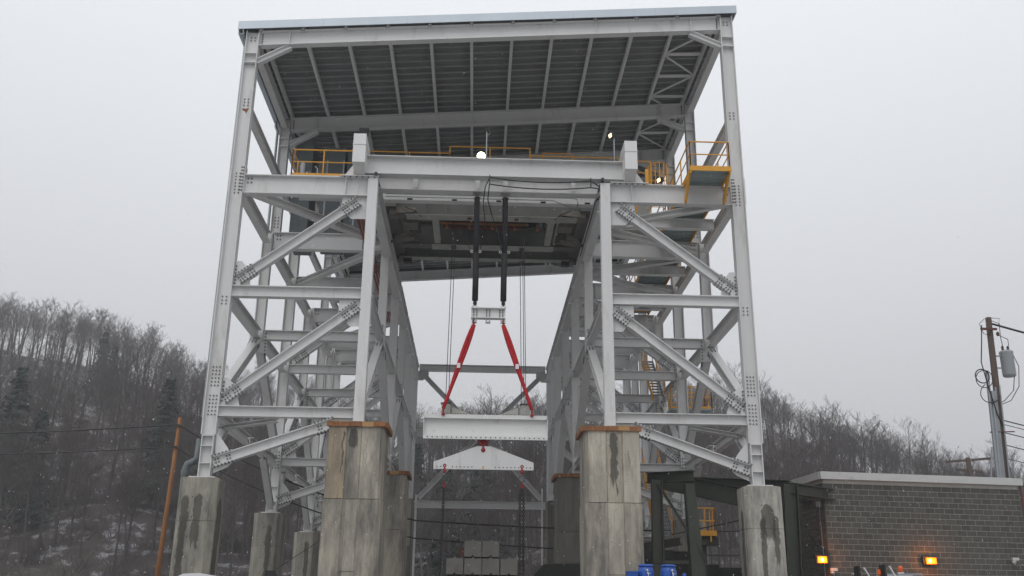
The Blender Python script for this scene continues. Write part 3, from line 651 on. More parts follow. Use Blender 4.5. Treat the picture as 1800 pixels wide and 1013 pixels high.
for k, (xt, xb_) in enumerate(((-0.46,-1.46),(0.61,1.66))):
    sl = thing('red_sling', 'red round sling hanging ' + ('left, down to the long white beam' if k==0 else 'right, down to the long white beam'), 'sling', (xb_,YR,8.5), 'red round slings')
    for q in (0,1):
        d = V((xb_-xt,0,8.72-11.80)).normalized(); pts = []
        for i in range(13):
            t = i/12; wv = 0.075*math.sin(math.pi*min(1,t*1.25+0.03)**0.8)*(1-0.55*t)
            pts.append(V((xt+(xb_-xt)*t+(wv if q else -wv)*0.9, YR-0.05+0.03*q, 11.80+(8.70-11.80)*t)))
        o_ = MB().tube(pts, 0.062, 8).build('strand','red_sling',sl,smooth=True)
    MB().ring((xt,YR-0.04,11.90),(0.3,1,0),(0,0,1),0.07,0.025,12,6).build('shackle','red_shackle',sl)
    MB().lathe([(0.05,0),(0.07,0.04),(0.035,0.1),(0.03,0.3)],(xb_,YR-0.1,8.44),8).build('shackle','red_shackle',sl)
    tx = xt+(xb_-xt)*0.5; MB().box((tx-0.07,YR-0.15,10.15),(tx+0.05,YR-0.13,10.33)).build('label_tag','white_tag',sl)
lb = thing('lifting_beam', 'long white steel lifting beam with a row of holes below, hung from red slings', 'lifting beam', (0.04,YR,7.65))
MB().beam((-2.13,YR,8.03),(2.21,YR,8.03),0.66,0.34,tf=0.03).build('beam','white_paint_clean',lb)
MB().box((-2.13,YR-0.02,8.36),(2.21,YR+0.32,8.50)).build('top_rail','white_paint',lb)
MB().box((-2.135,YR-0.17,7.65),(-2.115,YR+0.17,8.36)).box((2.195,YR-0.17,7.65),(2.215,YR+0.17,8.36)).build('end_plate','white_paint_clean',lb)
MB().box((-2.13,YR-0.20,7.60),(2.21,YR-0.175,7.72)).build('hole_strip','white_paint_clean',lb)
hb_ = MB()
for i in range(25): hb_.tube([(-1.98+0.169*i,YR-0.206,7.66),(-1.98+0.169*i,YR-0.2005,7.66)],0.024,6)
hb_.build('holes','lamp_black',lb)
MB().ring((0.04,YR,8.42),(1,0,0),(0,0,1),0.06,0.025,10,6).build('lifting_eye','white_paint_clean',lb)
for xx in (-1.4,1.42):
    MB().box((xx-0.14,YR+0.28,8.5),(xx+0.18,YR+0.5,8.95)).build('hoist_block','crane_light',lb)
    MB().box((xx-0.13,YR+0.22,8.36),(xx+0.13,YR+0.34,8.56)).build('hoist_socket','lamp_black',lb)
    e_ = 1 if xx < 0 else -1; yq = YR+0.36
    MB().poly([(xx+e_*0.14,yq,8.86),(xx+e_*0.26,yq,8.84),(xx+e_*0.95,yq,8.56),(xx+e_*0.95,yq,8.50),(xx+e_*0.14,yq,8.50)],(0,1,0),0.03).build('side_arm','crane_light',lb)
    MB().box((xx-e_*0.26,yq-0.05,8.5),(xx-e_*0.17,yq+0.05,8.78)).build('guide','white_paint',lb)
    q_ = MB()
    for i_ in range(5): q_.box((xx+e_*0.20-0.02,yq-0.03,8.55+0.06*i_),(xx+e_*0.20+0.02,yq-0.016,8.58+0.06*i_))
    for i_ in range(5): q_.box((xx+e_*(0.35+0.1*i_)-0.02,yq-0.03,8.58),(xx+e_*(0.35+0.1*i_)+0.02,yq-0.016,8.61))
    q_ = q_.build('bolts','bolt_steel',lb); q_['kind'] = 'stuff'
    MB().box((xx-0.17,YR+0.26,8.94),(xx+0.2,YR+0.52,8.98)).build('block_cap','dark_iron',lb)
hk = thing('crane_hook', 'red double hook with round shackle under the middle of the long white beam', 'hook', (-0.03,YR,7.2))
MB().ring((-0.03,YR,7.60),(1,0,0),(0,0,1),0.14,0.055,16,8,arc=0.5,t0=math.pi).ring((-0.03,YR,7.60),(1,0,0),(0,0,1),0.05,0.04,10,6).build('hook','red_shackle',hk,smooth=True)
MB().lathe([(0.03,0.0),(0.075,0.04),(0.08,0.1),(0.04,0.15),(0.035,0.26)],(-0.03,YR-0.02,7.18),10).build('swivel','red_shackle',hk,smooth=True)
sp = thing('spreader_plate', 'white triangular spreader plate with holes along its base, hanging from the red hook', 'spreader plate', (0,YR,6.5))
MB().poly([(-1.74,YR,6.58),(1.73,YR,6.58),(1.73,YR,6.84),(0.24,YR,7.39),(-0.24,YR,7.39),(-1.74,YR,6.82)],(0,1,0),0.06).build('plate','white_paint',sp)
h = MB()
for i in range(25):
    xx = -1.62+0.135*i
    if i in (2,3,10,11,12,13,14,22): continue
    h.tube([(xx,YR-0.036,6.66),(xx,YR-0.031,6.66)],0.022,6)
h.build('holes','lamp_black',sp)
MB().box((-0.04,YR-0.05,6.6),(0.0,YR-0.03,6.7)).build('pin','yellow_paint',sp)
for k, x in enumerate((-1.35,1.33)):
    ch = thing('lifting_chain', ('left' if k==0 else 'right doubled') + ' black lifting chain with red shackles below the triangular plate', 'chain', (x,YR,3), 'black lifting chains')
    MB().ring((x,YR-0.03,6.70),(1,0,0),(0,0,1),0.045,0.02,10,6).lathe([(0.02,0.0),(0.06,0.03),(0.055,0.12),(0.02,0.2)],(x,YR-0.03,6.44),8).build('shackle','red_shackle',ch)
    MB().ring((x,YR-0.03,6.28),(1,0,0),(0,0,1),0.11 if k else 0.08,0.018,14,6).build('master_link','bolt_steel',ch)
    MB().box((x-0.04,YR-0.07,5.95),(x+0.04,YR,6.12)).build('hook','red_shackle',ch)
    for q in range(1+k):
        c_ = MB(); xx = x+(0.062*(2*q-1) if k else 0)
        for i in range(46):
            z = 6.05-0.068*i; xo = (xx-x)*min(1,i/6)+(-0.04*i/46 if k==0 else -0.0)
            c_.ring((x+xo,YR-0.03,z),(1,0,0) if i%2 else (0,1,0),(0,0,1.0),0.036,0.024,8,5)
        c_.build('chain_links','black_cable',ch)
        MB().lathe([(0.02,0),(0.04,0.05),(0.035,0.18),(0.02,0.24)],(xx-(0.04 if not k else 0),YR-0.03,2.83),8).build('hook','red_shackle',ch)
for k, (x, y) in enumerate(((-1.36,35.9),(1.36,35.9))):
    o_ = MB(); 
    for dx in (-0.055,0.055): o_.tube([(x+dx,36.9,17.3),(x+dx*0.9,34.25,8.95)],0.014,5)
    if k == 1: o_.tube([(x+0.12,36.9,17.3),(x+0.11,34.25,8.95)],0.014,5)
    r0 = thing('hoist_rope', ('left pair' if k==0 else 'right set') + ' of thin black wire ropes dropping from the crane behind the slings', 'wire rope', (x,y,9), 'wire ropes of the crane hoist')
    o_.build('rope','rope_steel',r0)
    for z in ((15.8,),(15.75,15.1))[k]:
        yy = 34.25+(36.9-34.25)*(z-8.95)/(17.3-8.95); MB().box((x-0.09,yy-0.04,z-0.08),(x+0.1,yy+0.04,z+0.08)).build('rope_clamp','lamp_black',r0)
# draped black cables
def sag(a, b, s, n=12):
    a, b = V(a), V(b); return [a.lerp(b,i/n)-V((0,0,s*4*(i/n)*(1-i/n))) for i in range(n+1)]
cb = thing('draped_cable', 'black electric cables looped under the front cross girder and down the right inner column', 'cable', (0,32.3,17))
for dz, dy in ((0.0,0.0),(-0.2,0.15)):
    p = sag((0.0,32.38+dy,17.02+dz),(3.72,32.38+dy,16.98+dz),0.13)+[V((4.0,32.5,16.85+dz*0.6)),V((4.2-dz*0.3,32.6,16.62+dz*0.4)),V((3.96,33.0,16.45)),V((3.96,35.0,16.38)),V((3.96,38.5,16.33))]
    MB().tube(p,0.022,6).build('cable','black_cable',cb,smooth=True)
MB().tube([(0.0,32.4,17.0),(-0.15,32.8,16.85),(-0.22,33.3,16.4),(-0.12,34.2,15.9),(-0.3,34.4,14.9),(-0.38,34.0,14.6)],0.02,6).build('cable','black_cable',cb,smooth=True)
MB().tube([(0.0,32.4,16.82),(-0.05,33.0,16.4),(0.1,33.6,16.1),(0.35,33.7,15.4),(0.5,33.8,14.7)],0.02,6).build('cable','black_cable',cb,smooth=True)
MB().tube([(-0.45,33.95,15.95),(-0.75,34.1,15.6),(-0.8,34.2,15.1),(-0.6,34.0,14.7)],0.016,6).build('cable','black_cable',cb,smooth=True)
for xx in (0.0,3.72): MB().box((xx-0.02,32.36,16.7),(xx+0.02,32.4,17.1)).build('clip','lamp_black',cb)
# ================================================================= WALKWAY AND STAIRS
WK = thing('access_walkway', 'yellow railed walkway with ribbed metal floor, cantilevered over the right front beam', 'walkway', (7.9,31.3,17.05))
zw = 17.05
for k in range(28):
    y = 31.32+0.62*k
    MB().box((7.24,y,zw),(8.6,y+0.60,zw+0.03)).box((7.24,y,zw-0.03),(8.6,y+0.035,zw)).box((7.24,y+0.3,zw-0.02),(8.6,y+0.32,zw)).build('floor_panel','walk_deck',WK)
for xx in (7.2,8.62):
    MB().bar((xx,31.3,zw-0.04),(xx,48.7,zw-0.04),0.05,0.2).build('stringer','yellow_paint',WK)
    MB().poly([(xx,31.45,zw-0.1),(xx,31.75,zw-0.1),(xx,32.46,16.42),(xx,32.46,16.2),(xx,32.3,16.2)],(1,0,0),0.07).build('bracket','yellow_paint',WK)
for k in range(5): MB().bar((7.2,35.9+3*k,zw-0.1),(8.62,35.9+3*k,zw-0.1),0.06,0.1).build('cross_bar','yellow_paint',WK)
rail(MB(),[(7.2,31.32,zw+0.03),(8.62,31.32,zw+0.03)],posts=1.5,mid=True).build('railing','yellow_paint',WK)
MB().box((7.16,31.28,zw-0.06),(8.66,31.31,zw+0.13)).build('toe_plate','yellow_paint',WK)
rail(MB(),[(8.62,31.32,zw+0.03),(8.62,48.7,zw+0.03)],posts=1.55,toe=False).build('railing','yellow_paint',WK)
rail(MB(),[(7.2,31.32,zw+0.03),(7.2,48.7,zw+0.03)],posts=1.55,toe=False).build('railing','yellow_paint',WK)
LD = thing('caged_ladder', 'yellow ladder with a round safety cage beside the right hand box post', 'ladder', (6.7,35.2,17.0))
for z in (17.5,18.2,18.95): MB().ring((6.75,35.1,z),(1,0,0),(0,1,0),0.42,0.022,20,4).build('hoop','yellow_paint',LD)
for k in range(7):
    a = math.pi*(0.1+0.8*k/6)*-1; MB().bar((6.75+0.42*math.cos(a),35.1+0.42*math.sin(a),17.4),(6.75+0.42*math.cos(a),35.1+0.42*math.sin(a),18.97),0.03,0.015,up=(0,1,0)).build('cage_strap','yellow_paint',LD)
for xx in (6.5,7.0): MB().tube([(xx,35.5,16.9),(xx,35.5,19.0)],0.025,6).build('ladder_rail','yellow_paint',LD)
for k in range(7): MB().tube([(6.5,35.5,17.1+0.28*k),(7.0,35.5,17.1+0.28*k)],0.015,5).build('rung','yellow_paint',LD)
def stair(label, x0, x1, ya, za, yb, zb):
    st = thing('stair_flight', label, 'stair', (x0,ya,za), 'flights of the yellow railed stair tower')
    n = int(abs(zb-za)/0.19)
    me = MB().box((x0+0.03,0,0),(x1-0.03,0.27,0.035)).mesh('tread','conduit')
    for i in range(n): put('tread', me, st, (0, ya+(yb-ya)*i/n, za+(zb-za)*(i+1)/n))
    for xx in (x0,x1):
        MB().bar((xx,ya,za),(xx,yb,zb),0.03,0.26).build('stringer','conduit' if xx==x1 else 'yellow_paint',st)
        b = MB(); b.tube([(xx,ya,za+1.05),(xx,yb,zb+1.05)],0.022,6).tube([(xx,ya,za+0.6),(xx,yb,zb+0.6)],0.02,6)
        for i in range(4): t=i/3; b.tube([(xx,ya+(yb-ya)*t,za+(zb-za)*t),(xx,ya+(yb-ya)*t,za+(zb-za)*t+1.05)],0.022,5)
        b.build('handrail','yellow_paint',st)
stair('upper stair flight with grey treads behind the right legs', 8.1,8.65, 45.2,11.7, 48.0,14.2)
stair('lower stair flight with yellow handrails seen through the dark green frame', 8.05,8.85, 45.6,5.2, 48.6,8.9)
stair('bottom stair flight behind the blue jugs', 7.2,8.0, 48.6,1.6, 45.6,5.2)
LP = thing('stair_landing', 'yellow railed landing behind the second right column, halfway down the stair', 'landing', (9.6,46,11.2))
MB().box((8.9,45.2,11.2),(10.9,46.6,11.26)).build('floor_plate','walk_deck',LP)
rail(MB(),[(8.95,45.2,11.26),(10.9,45.2,11.26),(10.9,46.6,11.26)],posts=0.9,r=0.03).build('railing','yellow_paint',LP)
rail(MB(),[(9.1,46.6,11.26),(10.9,46.6,11.26)],posts=0.9,r=0.03).build('railing','yellow_paint',LP)
BK = thing('yellow_basket', 'yellow railed landing basket low between the green frame and the right pier', 'platform', (9.2,40.5,4.7))
MB().box((8.62,40.0,4.92),(9.52,41.0,4.98)).build('floor_plate','olive_steel',BK)
rail(MB(),[(8.62,41.0,4.98),(8.62,40.0,4.98),(9.5,40.0,4.98),(9.5,41.0,4.98)],posts=0.45,r=0.028,toe=False).build('railing','yellow_paint',BK)
MB().box((8.6,39.97,4.96),(9.52,39.995,5.16)).build('toe_plate','yellow_paint',BK)
for xx in (8.85,9.28): MB().box((xx-0.03,39.98,4.72),(xx+0.03,40.05,4.96)).build('bracket','yellow_paint',BK)
MB().box((8.5,40.1,4.60),(9.6,40.9,4.9)).build('support_beam','olive_steel',BK)
MB().box((8.95,40.3,0),(9.15,40.6,4.6)).build('post','olive_steel',BK)
# ================================================================= FLOODLIGHTS
def flood(x, y, zt, zb, label, em, tilt, yaw=0.0, pole=True, sz=1.0):
    t = thing('floodlight', label, 'floodlight', (x,y,zb), 'floodlights along the crane deck')
    if pole: MB().tube([(x,y,zb),(x,y,zt-0.1)],0.026,6).build('pole','conduit',t)
    d = V((math.sin(yaw)*math.cos(tilt), -math.cos(yaw)*math.cos(tilt), -math.sin(tilt)))
    c = V((x,y,zt)); up = V((0,0,1))
    MB().prism([(-0.12*sz,-0.11*sz),(0.12*sz,-0.11*sz),(0.14*sz,0.10*sz),(-0.14*sz,0.10*sz)], c, c+d*0.16, up).build('housing','lamp_black',t)
    MB().prism([(-0.10*sz,-0.09*sz),(0.10*sz,-0.09*sz),(0.11*sz,0.07*sz),(-0.11*sz,0.07*sz)], c+d*0.16, c+d*0.172, up).build('lens',em,t)
    return t
flood(-4.77,32.9,19.05,18.42,'black floodlight on a short pole above the left box post, facing away','glass_dark',-0.2,math.pi,sz=1.3)
flood(-0.14,32.7,19.15,17.83,'dark tilted floodlight on a tall thin pole near the lit lamp','lamp_warm',0.5,2.6,sz=0.8)
flood(4.66,32.7,19.05,17.83,'warm glowing floodlight on a tall pole near the right box post','lamp_warm',0.25,-1.15,sz=0.85)
flood(6.75,34.3,18.0,17.0,'warm glowing floodlight inside the yellow ladder cage','lamp_warm',0.2,-1.1,sz=0.85)
fl_ = flood(-0.33,32.75,17.98,17.83,'bright white lit floodlight on the front cross girder','conduit',0.1,0.0,pole=False,sz=1.3)
MB().tube([(-0.33,32.585,17.97),(-0.33,32.55,17.965)],0.15,16).build('lit_lens','lamp_white',fl_)
# ================================================================= RIGHT SIDE: GREEN STEEL, BUILDING
GF = thing('green_steel_frame', 'dark olive steel frame with splayed legs and diagonal strut, right of the front pier', 'steel frame', (6,33.4,0))
MB().beam((5.82,33.5,0),(5.95,33.5,6.28),0.36,0.3,up=(1,0,0)).build('leg','olive_steel',GF)
MB().add([(6.84,33.0,6.1),(7.14,33.0,6.1),(7.14,33.4,6.1),(6.84,33.4,6.1),(7.0,33.0,0),(7.62,33.0,0),(7.62,33.4,0),(7.0,33.4,0)],[(0,1,2,3),(4,7,6,5),(0,4,5,1),(1,5,6,2),(2,6,7,3),(3,7,4,0)]).build('leg','olive_steel',GF)
MB().beam((5.72,34.0,6.40),(7.13,33.0,6.36),0.36,0.3).build('cap_beam','olive_steel',GF)
MB().beam((6.0,33.45,6.1),(7.4,32.95,3.6),0.09,0.10).build('strut','olive_steel',GF)
MB().bar((5.7,33.55,3.55),(7.2,33.3,3.55),0.1).build('rail','olive_steel',GF)
MB().bar((6.2,34.2,5.4),(6.2,34.2,0),0.14,0.14,up=(0,1,0)).build('post','olive_steel',GF)
GB = thing('green_steel_beams', 'dark olive steel beams running back to a tall flanged column beside the right pier', 'steel frame', (9,35,0))
MB().beam((6.45,34.9,6.45),(9.5,33.7,5.65),0.62,0.36).build('beam','olive_steel',GB)
MB().beam((7.8,37.8,6.78),(11.0,34.9,6.3),0.42,0.32).build('beam','olive_steel',GB)
MB().beam((10.7,34.6,0),(10.9,34.6,6.35),0.5,0.4,up=(1,0,0)).build('column','olive_steel',GB)
MB().beam((10.9,34.6,6.2),(13.0,36.2,6.2),0.4,0.3).build('beam','olive_steel',GB)
MB().box((10.0,35.0,0),(10.55,35.1,5.9)).build('dark_panel','dark_wall',GB)
MB().tube([(7.6,39.5,4.95),(9.2,33.5,5.05)],0.022,5).build('stay_rod','dark_iron',GB)
SH = thing('dark_shed', 'low dark shed with a stepped roof edge behind the green frame', 'shed', (8.5,42,0))
for k in range(5):
    MB().box((6.2+0.95*k,41.8,0),(7.13+0.95*k,44,4.3-0.12*k if k>2 else 4.55-0.05*k)).build('wall_panel','dark_wall',SH)
MB().box((5.2,36.5,0),(7.0,38.5,3.8)).build('wall_panel','dark_wall',SH)
MB().beam((5.2,36.2,4.1),(7.4,37.0,4.5),0.3,0.3).build('roof_edge','olive_steel',SH)
DS = thing('dark_tarpaulin_stack', 'black sloping covered stack beside the dark second right pier', 'covered stack', (2.9,40,0))
MB().add([(2.1,39.6,0),(4.6,39.6,0),(4.6,42,0),(2.1,42,0),(2.1,39.6,3.35),(4.6,39.6,3.8),(4.6,42,4.0),(2.3,42,3.7),(2.5,39.6,3.75)],[(0,3,2,1),(0,1,5,8,4),(1,2,6,5),(2,3,7,6),(3,0,4,7),(4,8,7),(8,5,6,7)]).build('cover','dark_wall',DS)
# --- block building, slightly turned
BA = math.atan2(0.97, 7.9)
BU = thing('block_building', 'grey concrete block building with white metal roof edge at the right', 'building', (12.62,36.0,0))
BU.rotation_euler = (0,0,BA)
BL = 8.02; BH = 6.74
def bput(b, name, mt): o = b.mesh(name, mt); o2 = bpy.data.objects.new(name, o); COL.objects.link(o2); o2.parent = BU; return o2
bput(MB().box((0.02,0.02,0),(BL-0.02,5.6,BH)), 'wall', 'mortar')
bmesh_ = [MB().box((0.004,0.012,0.004),(0.388,0.03,0.188)).mesh('block','cmu_%d'%i) for i in range(3)]
half = [MB().box((0.004,0.012,0.004),(0.188,0.03,0.188)).mesh('block','cmu_%d'%i) for i in range(3)]
stuff = MB(); cnt = 0
rows = int(BH/0.2)
for r in range(rows-1,-1,-1):
    z = r*0.2+0.005; off = 0.2 if r % 2 else 0.0; x = 0.0
    while x < BL-0.05:
        hf = (off > 0 and x == 0) or x > BL-0.3
        if cnt < 300:
            src = half if hf else bmesh_
            o = bpy.data.objects.new('block', src[rnd.choice((0,1,1,2))]); COL.objects.link(o); o.parent = BU; o.location = (x, rnd.uniform(-0.002,0.002), z); cnt += 1
        else: stuff.box((x+0.004,0.012,z+0.004),(x+(0.188 if hf else 0.388),0.03,z+0.188))
        x += 0.2 if hf else 0.4
for r in range(rows):                       # left side wall
    for k in range(8):
        y = 0.0+0.4*k-(0.2 if r%2 else 0); y0 = max(y,0.02)
        if y+0.4 > 3.0: continue
        stuff.box((-0.012,y0+0.005,r*0.2+0.01),(0.018,y+0.395,r*0.2+0.198))
o = bput(stuff, 'block_courses', 'cmu_1'); o['kind'] = 'stuff'
o = bput(MB().box((-0.02,2.9,0),(0.0,5.5,5.6)), 'side_door', 'dark_wall')
o = bput(MB().box((-0.05,2.85,0),(0.03,2.92,5.7)), 'door_frame', 'conduit')
o = bput(MB().box((-0.12,-0.14,BH+0.0),(BL+0.1,-0.02,BH+0.27)), 'roof_edge', 'coping')
o = bput(MB().box((-0.14,-0.02,BH+0.0),(-0.02,5.7,BH+0.27)), 'roof_edge', 'coping')
o = bput(MB().box((-0.02,-0.02,BH+0.002),(BL+0.06,5.7,BH+0.2)), 'roof', 'coping')
bput(MB().tube([(BL+0.02,-0.06,BH),(BL+0.02,-0.06,0)],0.035,6), 'downpipe', 'rust_red')
bput(MB().tube([(-0.04,0.35,5.8),(-0.04,0.35,0)],0.02,6).box((-0.15,0.2,5.75),(-0.02,0.4,5.95)), 'conduit', 'conduit')
bput(MB().box((-0.2,0.9,6.05),(-0.02,1.6,6.15)), 'canopy_bracket', 'dark_iron')
def on_building(u, v, z): return V((12.62+u*math.cos(BA)-v*math.sin(BA), 36+u*math.sin(BA)+v*math.cos(BA), z))
for k, (u, z, lab) in enumerate(((3.85,3.88,'lit amber wall lamp in the middle of the block wall'),(-0.35,3.84,'lit amber wall lamp at the left corner of the block building'))):
    p = on_building(u,-0.02,z); t = thing('wall_lamp', lab, 'wall lamp', p, 'amber wall lamps on the block building')
    b = MB().box((p.x-0.24,p.y-0.16,p.z-0.14),(p.x+0.24,p.y,p.z+0.15)); b.build('housing','lamp_black',t)
    b = MB().box((p.x-0.15 if k==0 else p.x-0.18,p.y-0.24,p.z-0.12),(p.x+0.21 if k==0 else p.x+0.14,p.y-0.162,p.z+0.10)); b.build('lens','lamp_amber',t)
    b = MB().lathe([(0.02,0),(0.05,0.03),(0.06,0.07),(0.04,0.11),(0.02,0.13)],(p.x-0.03,p.y-0.23,p.z-0.08),10); b.build('bulb','lamp_core',t)
    ld = bpy.data.lights.new('wall_lamp_light','POINT'); ld.energy = 22; ld.color = (1.0,0.27,0.02); ld.shadow_soft_size = 0.08
    lo = bpy.data.objects.new('wall_lamp_light', ld); COL.objects.link(lo); lo.location = (p.x,p.y-0.42,p.z)
for k, (u, z, lab) in enumerate(((7.35,3.95,'small white security camera near the right end of the block wall'),(0.1,3.45,'small white security camera at the left corner of the block building'),(7.9,3.62,'second security camera at the far right corner'))):
    p = on_building(u,-0.02,z); t = thing('security_camera', lab, 'camera', p, 'security cameras on the block building')
    MB().box((p.x-0.16,p.y-0.22,p.z),(p.x+0.08,p.y-0.1,p.z+0.1)).build('body','coping',t); MB().bar((p.x,p.y,p.z-0.14),(p.x,p.y-0.16,p.z+0.02),0.04).build('bracket','coping',t)
    MB().lathe([(0.03,0),(0.07,0.05),(0.06,0.12)],(p.x-0.1,p.y-0.15,p.z-0.12),8).build('dome','coping',t)
# little structure seen at far right edge
RB = thing('white_trailer', 'pale trailer with a dark window band at the right edge of the picture', 'trailer', (23,40,0))
MB().box((21.6,40,0.8),(26,44,4.85)).build('body','coping',RB); MB().box((21.7,39.97,4.05),(26,39.995,4.5)).build('window','glass_dark',RB)
# drain elbow on left pier
DP = thing('drain_pipe', 'dark plastic drain pipe with an elbow behind the front left pier', 'pipe', (-10.0,33.6,5.9))
MB().tube([(-10.08,33.4,4.5),(-10.08,33.4,6.35),(-10.02,33.4,6.55),(-9.85,33.4,6.62),(-9.72,33.4,6.75),(-9.7,33.4,7.4)],0.12,12).build('pipe','cabinet',DP,smooth=True)
MB().lathe([(0.14,0),(0.14,0.14)],(-10.08,33.4,6.2),12).build('collar','cabinet',DP)
# ================================================================= POLES AND WIRES
UP = thing('utility_pole', 'weathered brown utility pole with transformer and conduits behind the block building', 'utility pole', (24.55,45,0))
MB().tube([(24.5,45,0),(24.6,45,8.2),(24.9,45,16.05)],0.20,12,r1=0.14).build('pole','pole_wood',UP,smooth=True)
MB().lathe([(0.26,0),(0.30,0.05),(0.31,0.1),(0.31,1.15),(0.33,1.2),(0.28,1.28),(0.1,1.33)],(25.52,45,13.08),18).build('transformer','transformer',UP,smooth=True)
MB().bar((24.85,45,14.1),(25.25,45,14.1),0.06).bar((24.82,45,13.5),(25.25,45,13.5),0.06).build('bracket','conduit',UP)
MB().lathe([(0.03,0),(0.07,0.05),(0.05,0.1),(0.07,0.15),(0.03,0.22)],(25.38,45,14.4),8).lathe([(0.03,0),(0.07,0.05),(0.05,0.1),(0.07,0.15),(0.03,0.22)],(25.65,45,14.4),8).build('bushing','pole_wood',UP)
b = MB()
for k, (dx, zt_) in enumerate(((-0.55,13.3),(-0.42,12.3),(-0.30,12.3),(-0.22,12.5),(-0.9,9.6),(0.02,12.6))):
    b = MB().tube([(24.55+dx,44.8-0.04*k,0),(24.60+dx*0.98,44.8,8),(24.85+dx*0.9-0.04,44.8,zt_)],0.085 if k in (0,1) else 0.04,8); b.build('conduit','conduit',UP)
b = MB(); b.ring((24.0,44.7,13.0),(1,0,0),(0,0,1),0.34,0.03,18,5).ring((24.06,44.66,12.85),(1,0,0.1),(0,0,1),0.42,0.022,18,5).ring((24.3,44.7,12.2),(1,0,0),(0.2,0,1),0.5,0.022,16,5,arc=0.6,t0=2.2)
b.tube([(24.4,44.8,15.6),(24.2,44.7,14.6),(24.05,44.7,13.7),(24.2,44.7,12.6),(24.45,44.7,11.2),(24.7,44.8,10.6)],0.03,6)
b.tube([(24.9,44.9,15.9),(25.3,44.8,15.7),(25.25,44.8,15.0),(25.38,44.95,14.6)],0.018,5).tube([(25.1,44.9,15.2),(25.6,44.8,14.9),(25.65,44.9,14.6)],0.018,5)
b.tube([(25.85,45,14.2),(26.05,45,13.6),(25.9,45,12.6),(25.4,45,11.9),(24.9,45,11.7)],0.02,5).tube([(25.75,45,13.1),(25.6,45,12.4),(25.1,45,11.9),(24.9,45,11.8)],0.02,5)
b.tube([(24.7,45,16.0),(24.35,44.9,15.7),(24.5,44.9,15.2),(24.8,44.9,15.1)],0.016,5).tube([(24.9,45,16.05),(25.4,44.9,16.0),(25.3,44.9,15.6)],0.016,5)
b.build('cable_loops','black_cable',UP,smooth=True)
MB().box((24.3,44.7,15.35),(25.1,44.8,15.45)).build('bracket','rust_red',UP)
MB().tube([(24.0,44.78,10.3),(25.2,44.78,10.35)],0.03,6).build('clamp_bar','rust_red',UP)
MB().lathe([(0.06,0),(0.08,0.1),(0.05,0.2)],(25.2,44.9,15.1),8).build('insulator','rust_red',UP)
def wire(label, pts, r=0.02, sagv=0.3, grp='overhead wires from the brown utility pole'):
    b = MB(); P_ = []
    for a, c in zip(pts, pts[1:]): P_ += sag(a,c,sagv,10)[:-1]
    P_.append(V(pts[-1])); b.tube(P_, r, 5); o = b.build('overhead_wire','black_cable'); tag(o,label,'wire',grp); return o
wire('thick black wire leaving the top of the brown utility pole to the right',[(25.0,45,15.75),(40,46,13.2)],0.055,0.3)
for z, lab, r in ((10.95,'upper black service wire right of the brown pole',0.03),(10.75,'thin second service wire right of the brown pole',0.018),(10.35,'third service wire right of the brown pole',0.025),(9.75,'fourth service wire with a loop right of the brown pole',0.025),(9.1,'fifth thin service wire right of the brown pole',0.018),(8.0,'lowest thick service wire right of the brown pole',0.035)):
    wire(lab,[(24.75,45,z),(38,43.5,z-2.0-0.1*(z%1))],r,0.45)
LPo = thing('wooden_pole', 'leaning orange brown wooden pole at the left in front of the wooded hill', 'utility pole', (-14.5,46,0))
MB().tube([(-14.55,46,0),(-14.31,46,10.55)],0.135,12,r1=0.085).build('pole','pole_orange',LPo,smooth=True)
MB().box((-14.5,45.86,10.1),(-14.2,45.9,10.18)).box((-14.5,45.85,9.1),(-14.25,45.9,9.18)).build('clamp','dark_iron',LPo)
g_='overhead wires on the orange wooden pole'
wire('upper black wire sagging from left edge over the orange pole to the tower',[(-42,46,9.9),(-14.35,45.9,10.2),(-3,46,5.95),(26,46,6.5)],0.035,0.55,g_)
wire('lower black wire sagging from left edge over the orange pole to the tower',[(-42,46,8.9),(-14.4,45.9,9.15),(-3,46,5.15),(26,46,5.0)],0.03,0.5,g_)
FP = thing('far_utility_pole', 'small distant wooden pole with two cross arms above the block building roof', 'utility pole', (46,90,0))
MB().tube([(46,90,0),(46,90,16.5)],0.3,8,r1=0.24).build('pole','pole_wood',FP); MB().bar((43.9,90,16.1),(48.3,90,16.5),0.2).build('cross_arm','pole_wood',FP); MB().bar((44.8,90,15.4),(47.2,90,15.2),0.2).build('cross_arm','pole_wood',FP)
# ================================================================= BOTTOM EDGE OBJECTS
def blk(x, z, label, groove_b, ridge_t):
    w = 0.6; h = 0.55; pr = [(0,0),(0.24,0),(0.30,0.07),(0.36,0),(w,0),(w,h),(0.36,h),(0.30,h+0.06),(0.24,h),(0,h)] if ridge_t else [(0,0),(0.24,0),(0.30,0.07),(0.36,0),(w,0),(w,h),(0,h)]
    b = MB(); n = len(pr); vs_ = [(x+a,36.0,z+c) for a,c in pr]+[(x+a,37.4,z+c) for a,c in pr]
    b.add(vs_, [tuple(range(n)), tuple(range(2*n-1,n-1,-1))]+[(i,n+i,n+(i+1)%n,(i+1)%n) for i in range(n)])
    o = b.build('concrete_block','block_concrete'); tag(o,label,'concrete block','interlocking concrete blocks stacked in the aisle'); return o
blk(-0.62,3.79,'upper left concrete block of the stack in the aisle',1,1); blk(0.03,3.79,'upper right concrete block of the stack in the aisle',1,1)
for k, lab in enumerate(('first','second','third','fourth')): blk(-1.25+0.645*k,3.18,lab+' concrete block from the left in the lower row of the stack',1,1)
TR = thing('flatbed_trailer', 'dark steel trailer bed carrying the stacked concrete blocks', 'trailer', (0,36.7,0))
MB().box((-1.35,35.9,1.3),(1.45,40,1.6)).build('deck','dark_wall',TR)
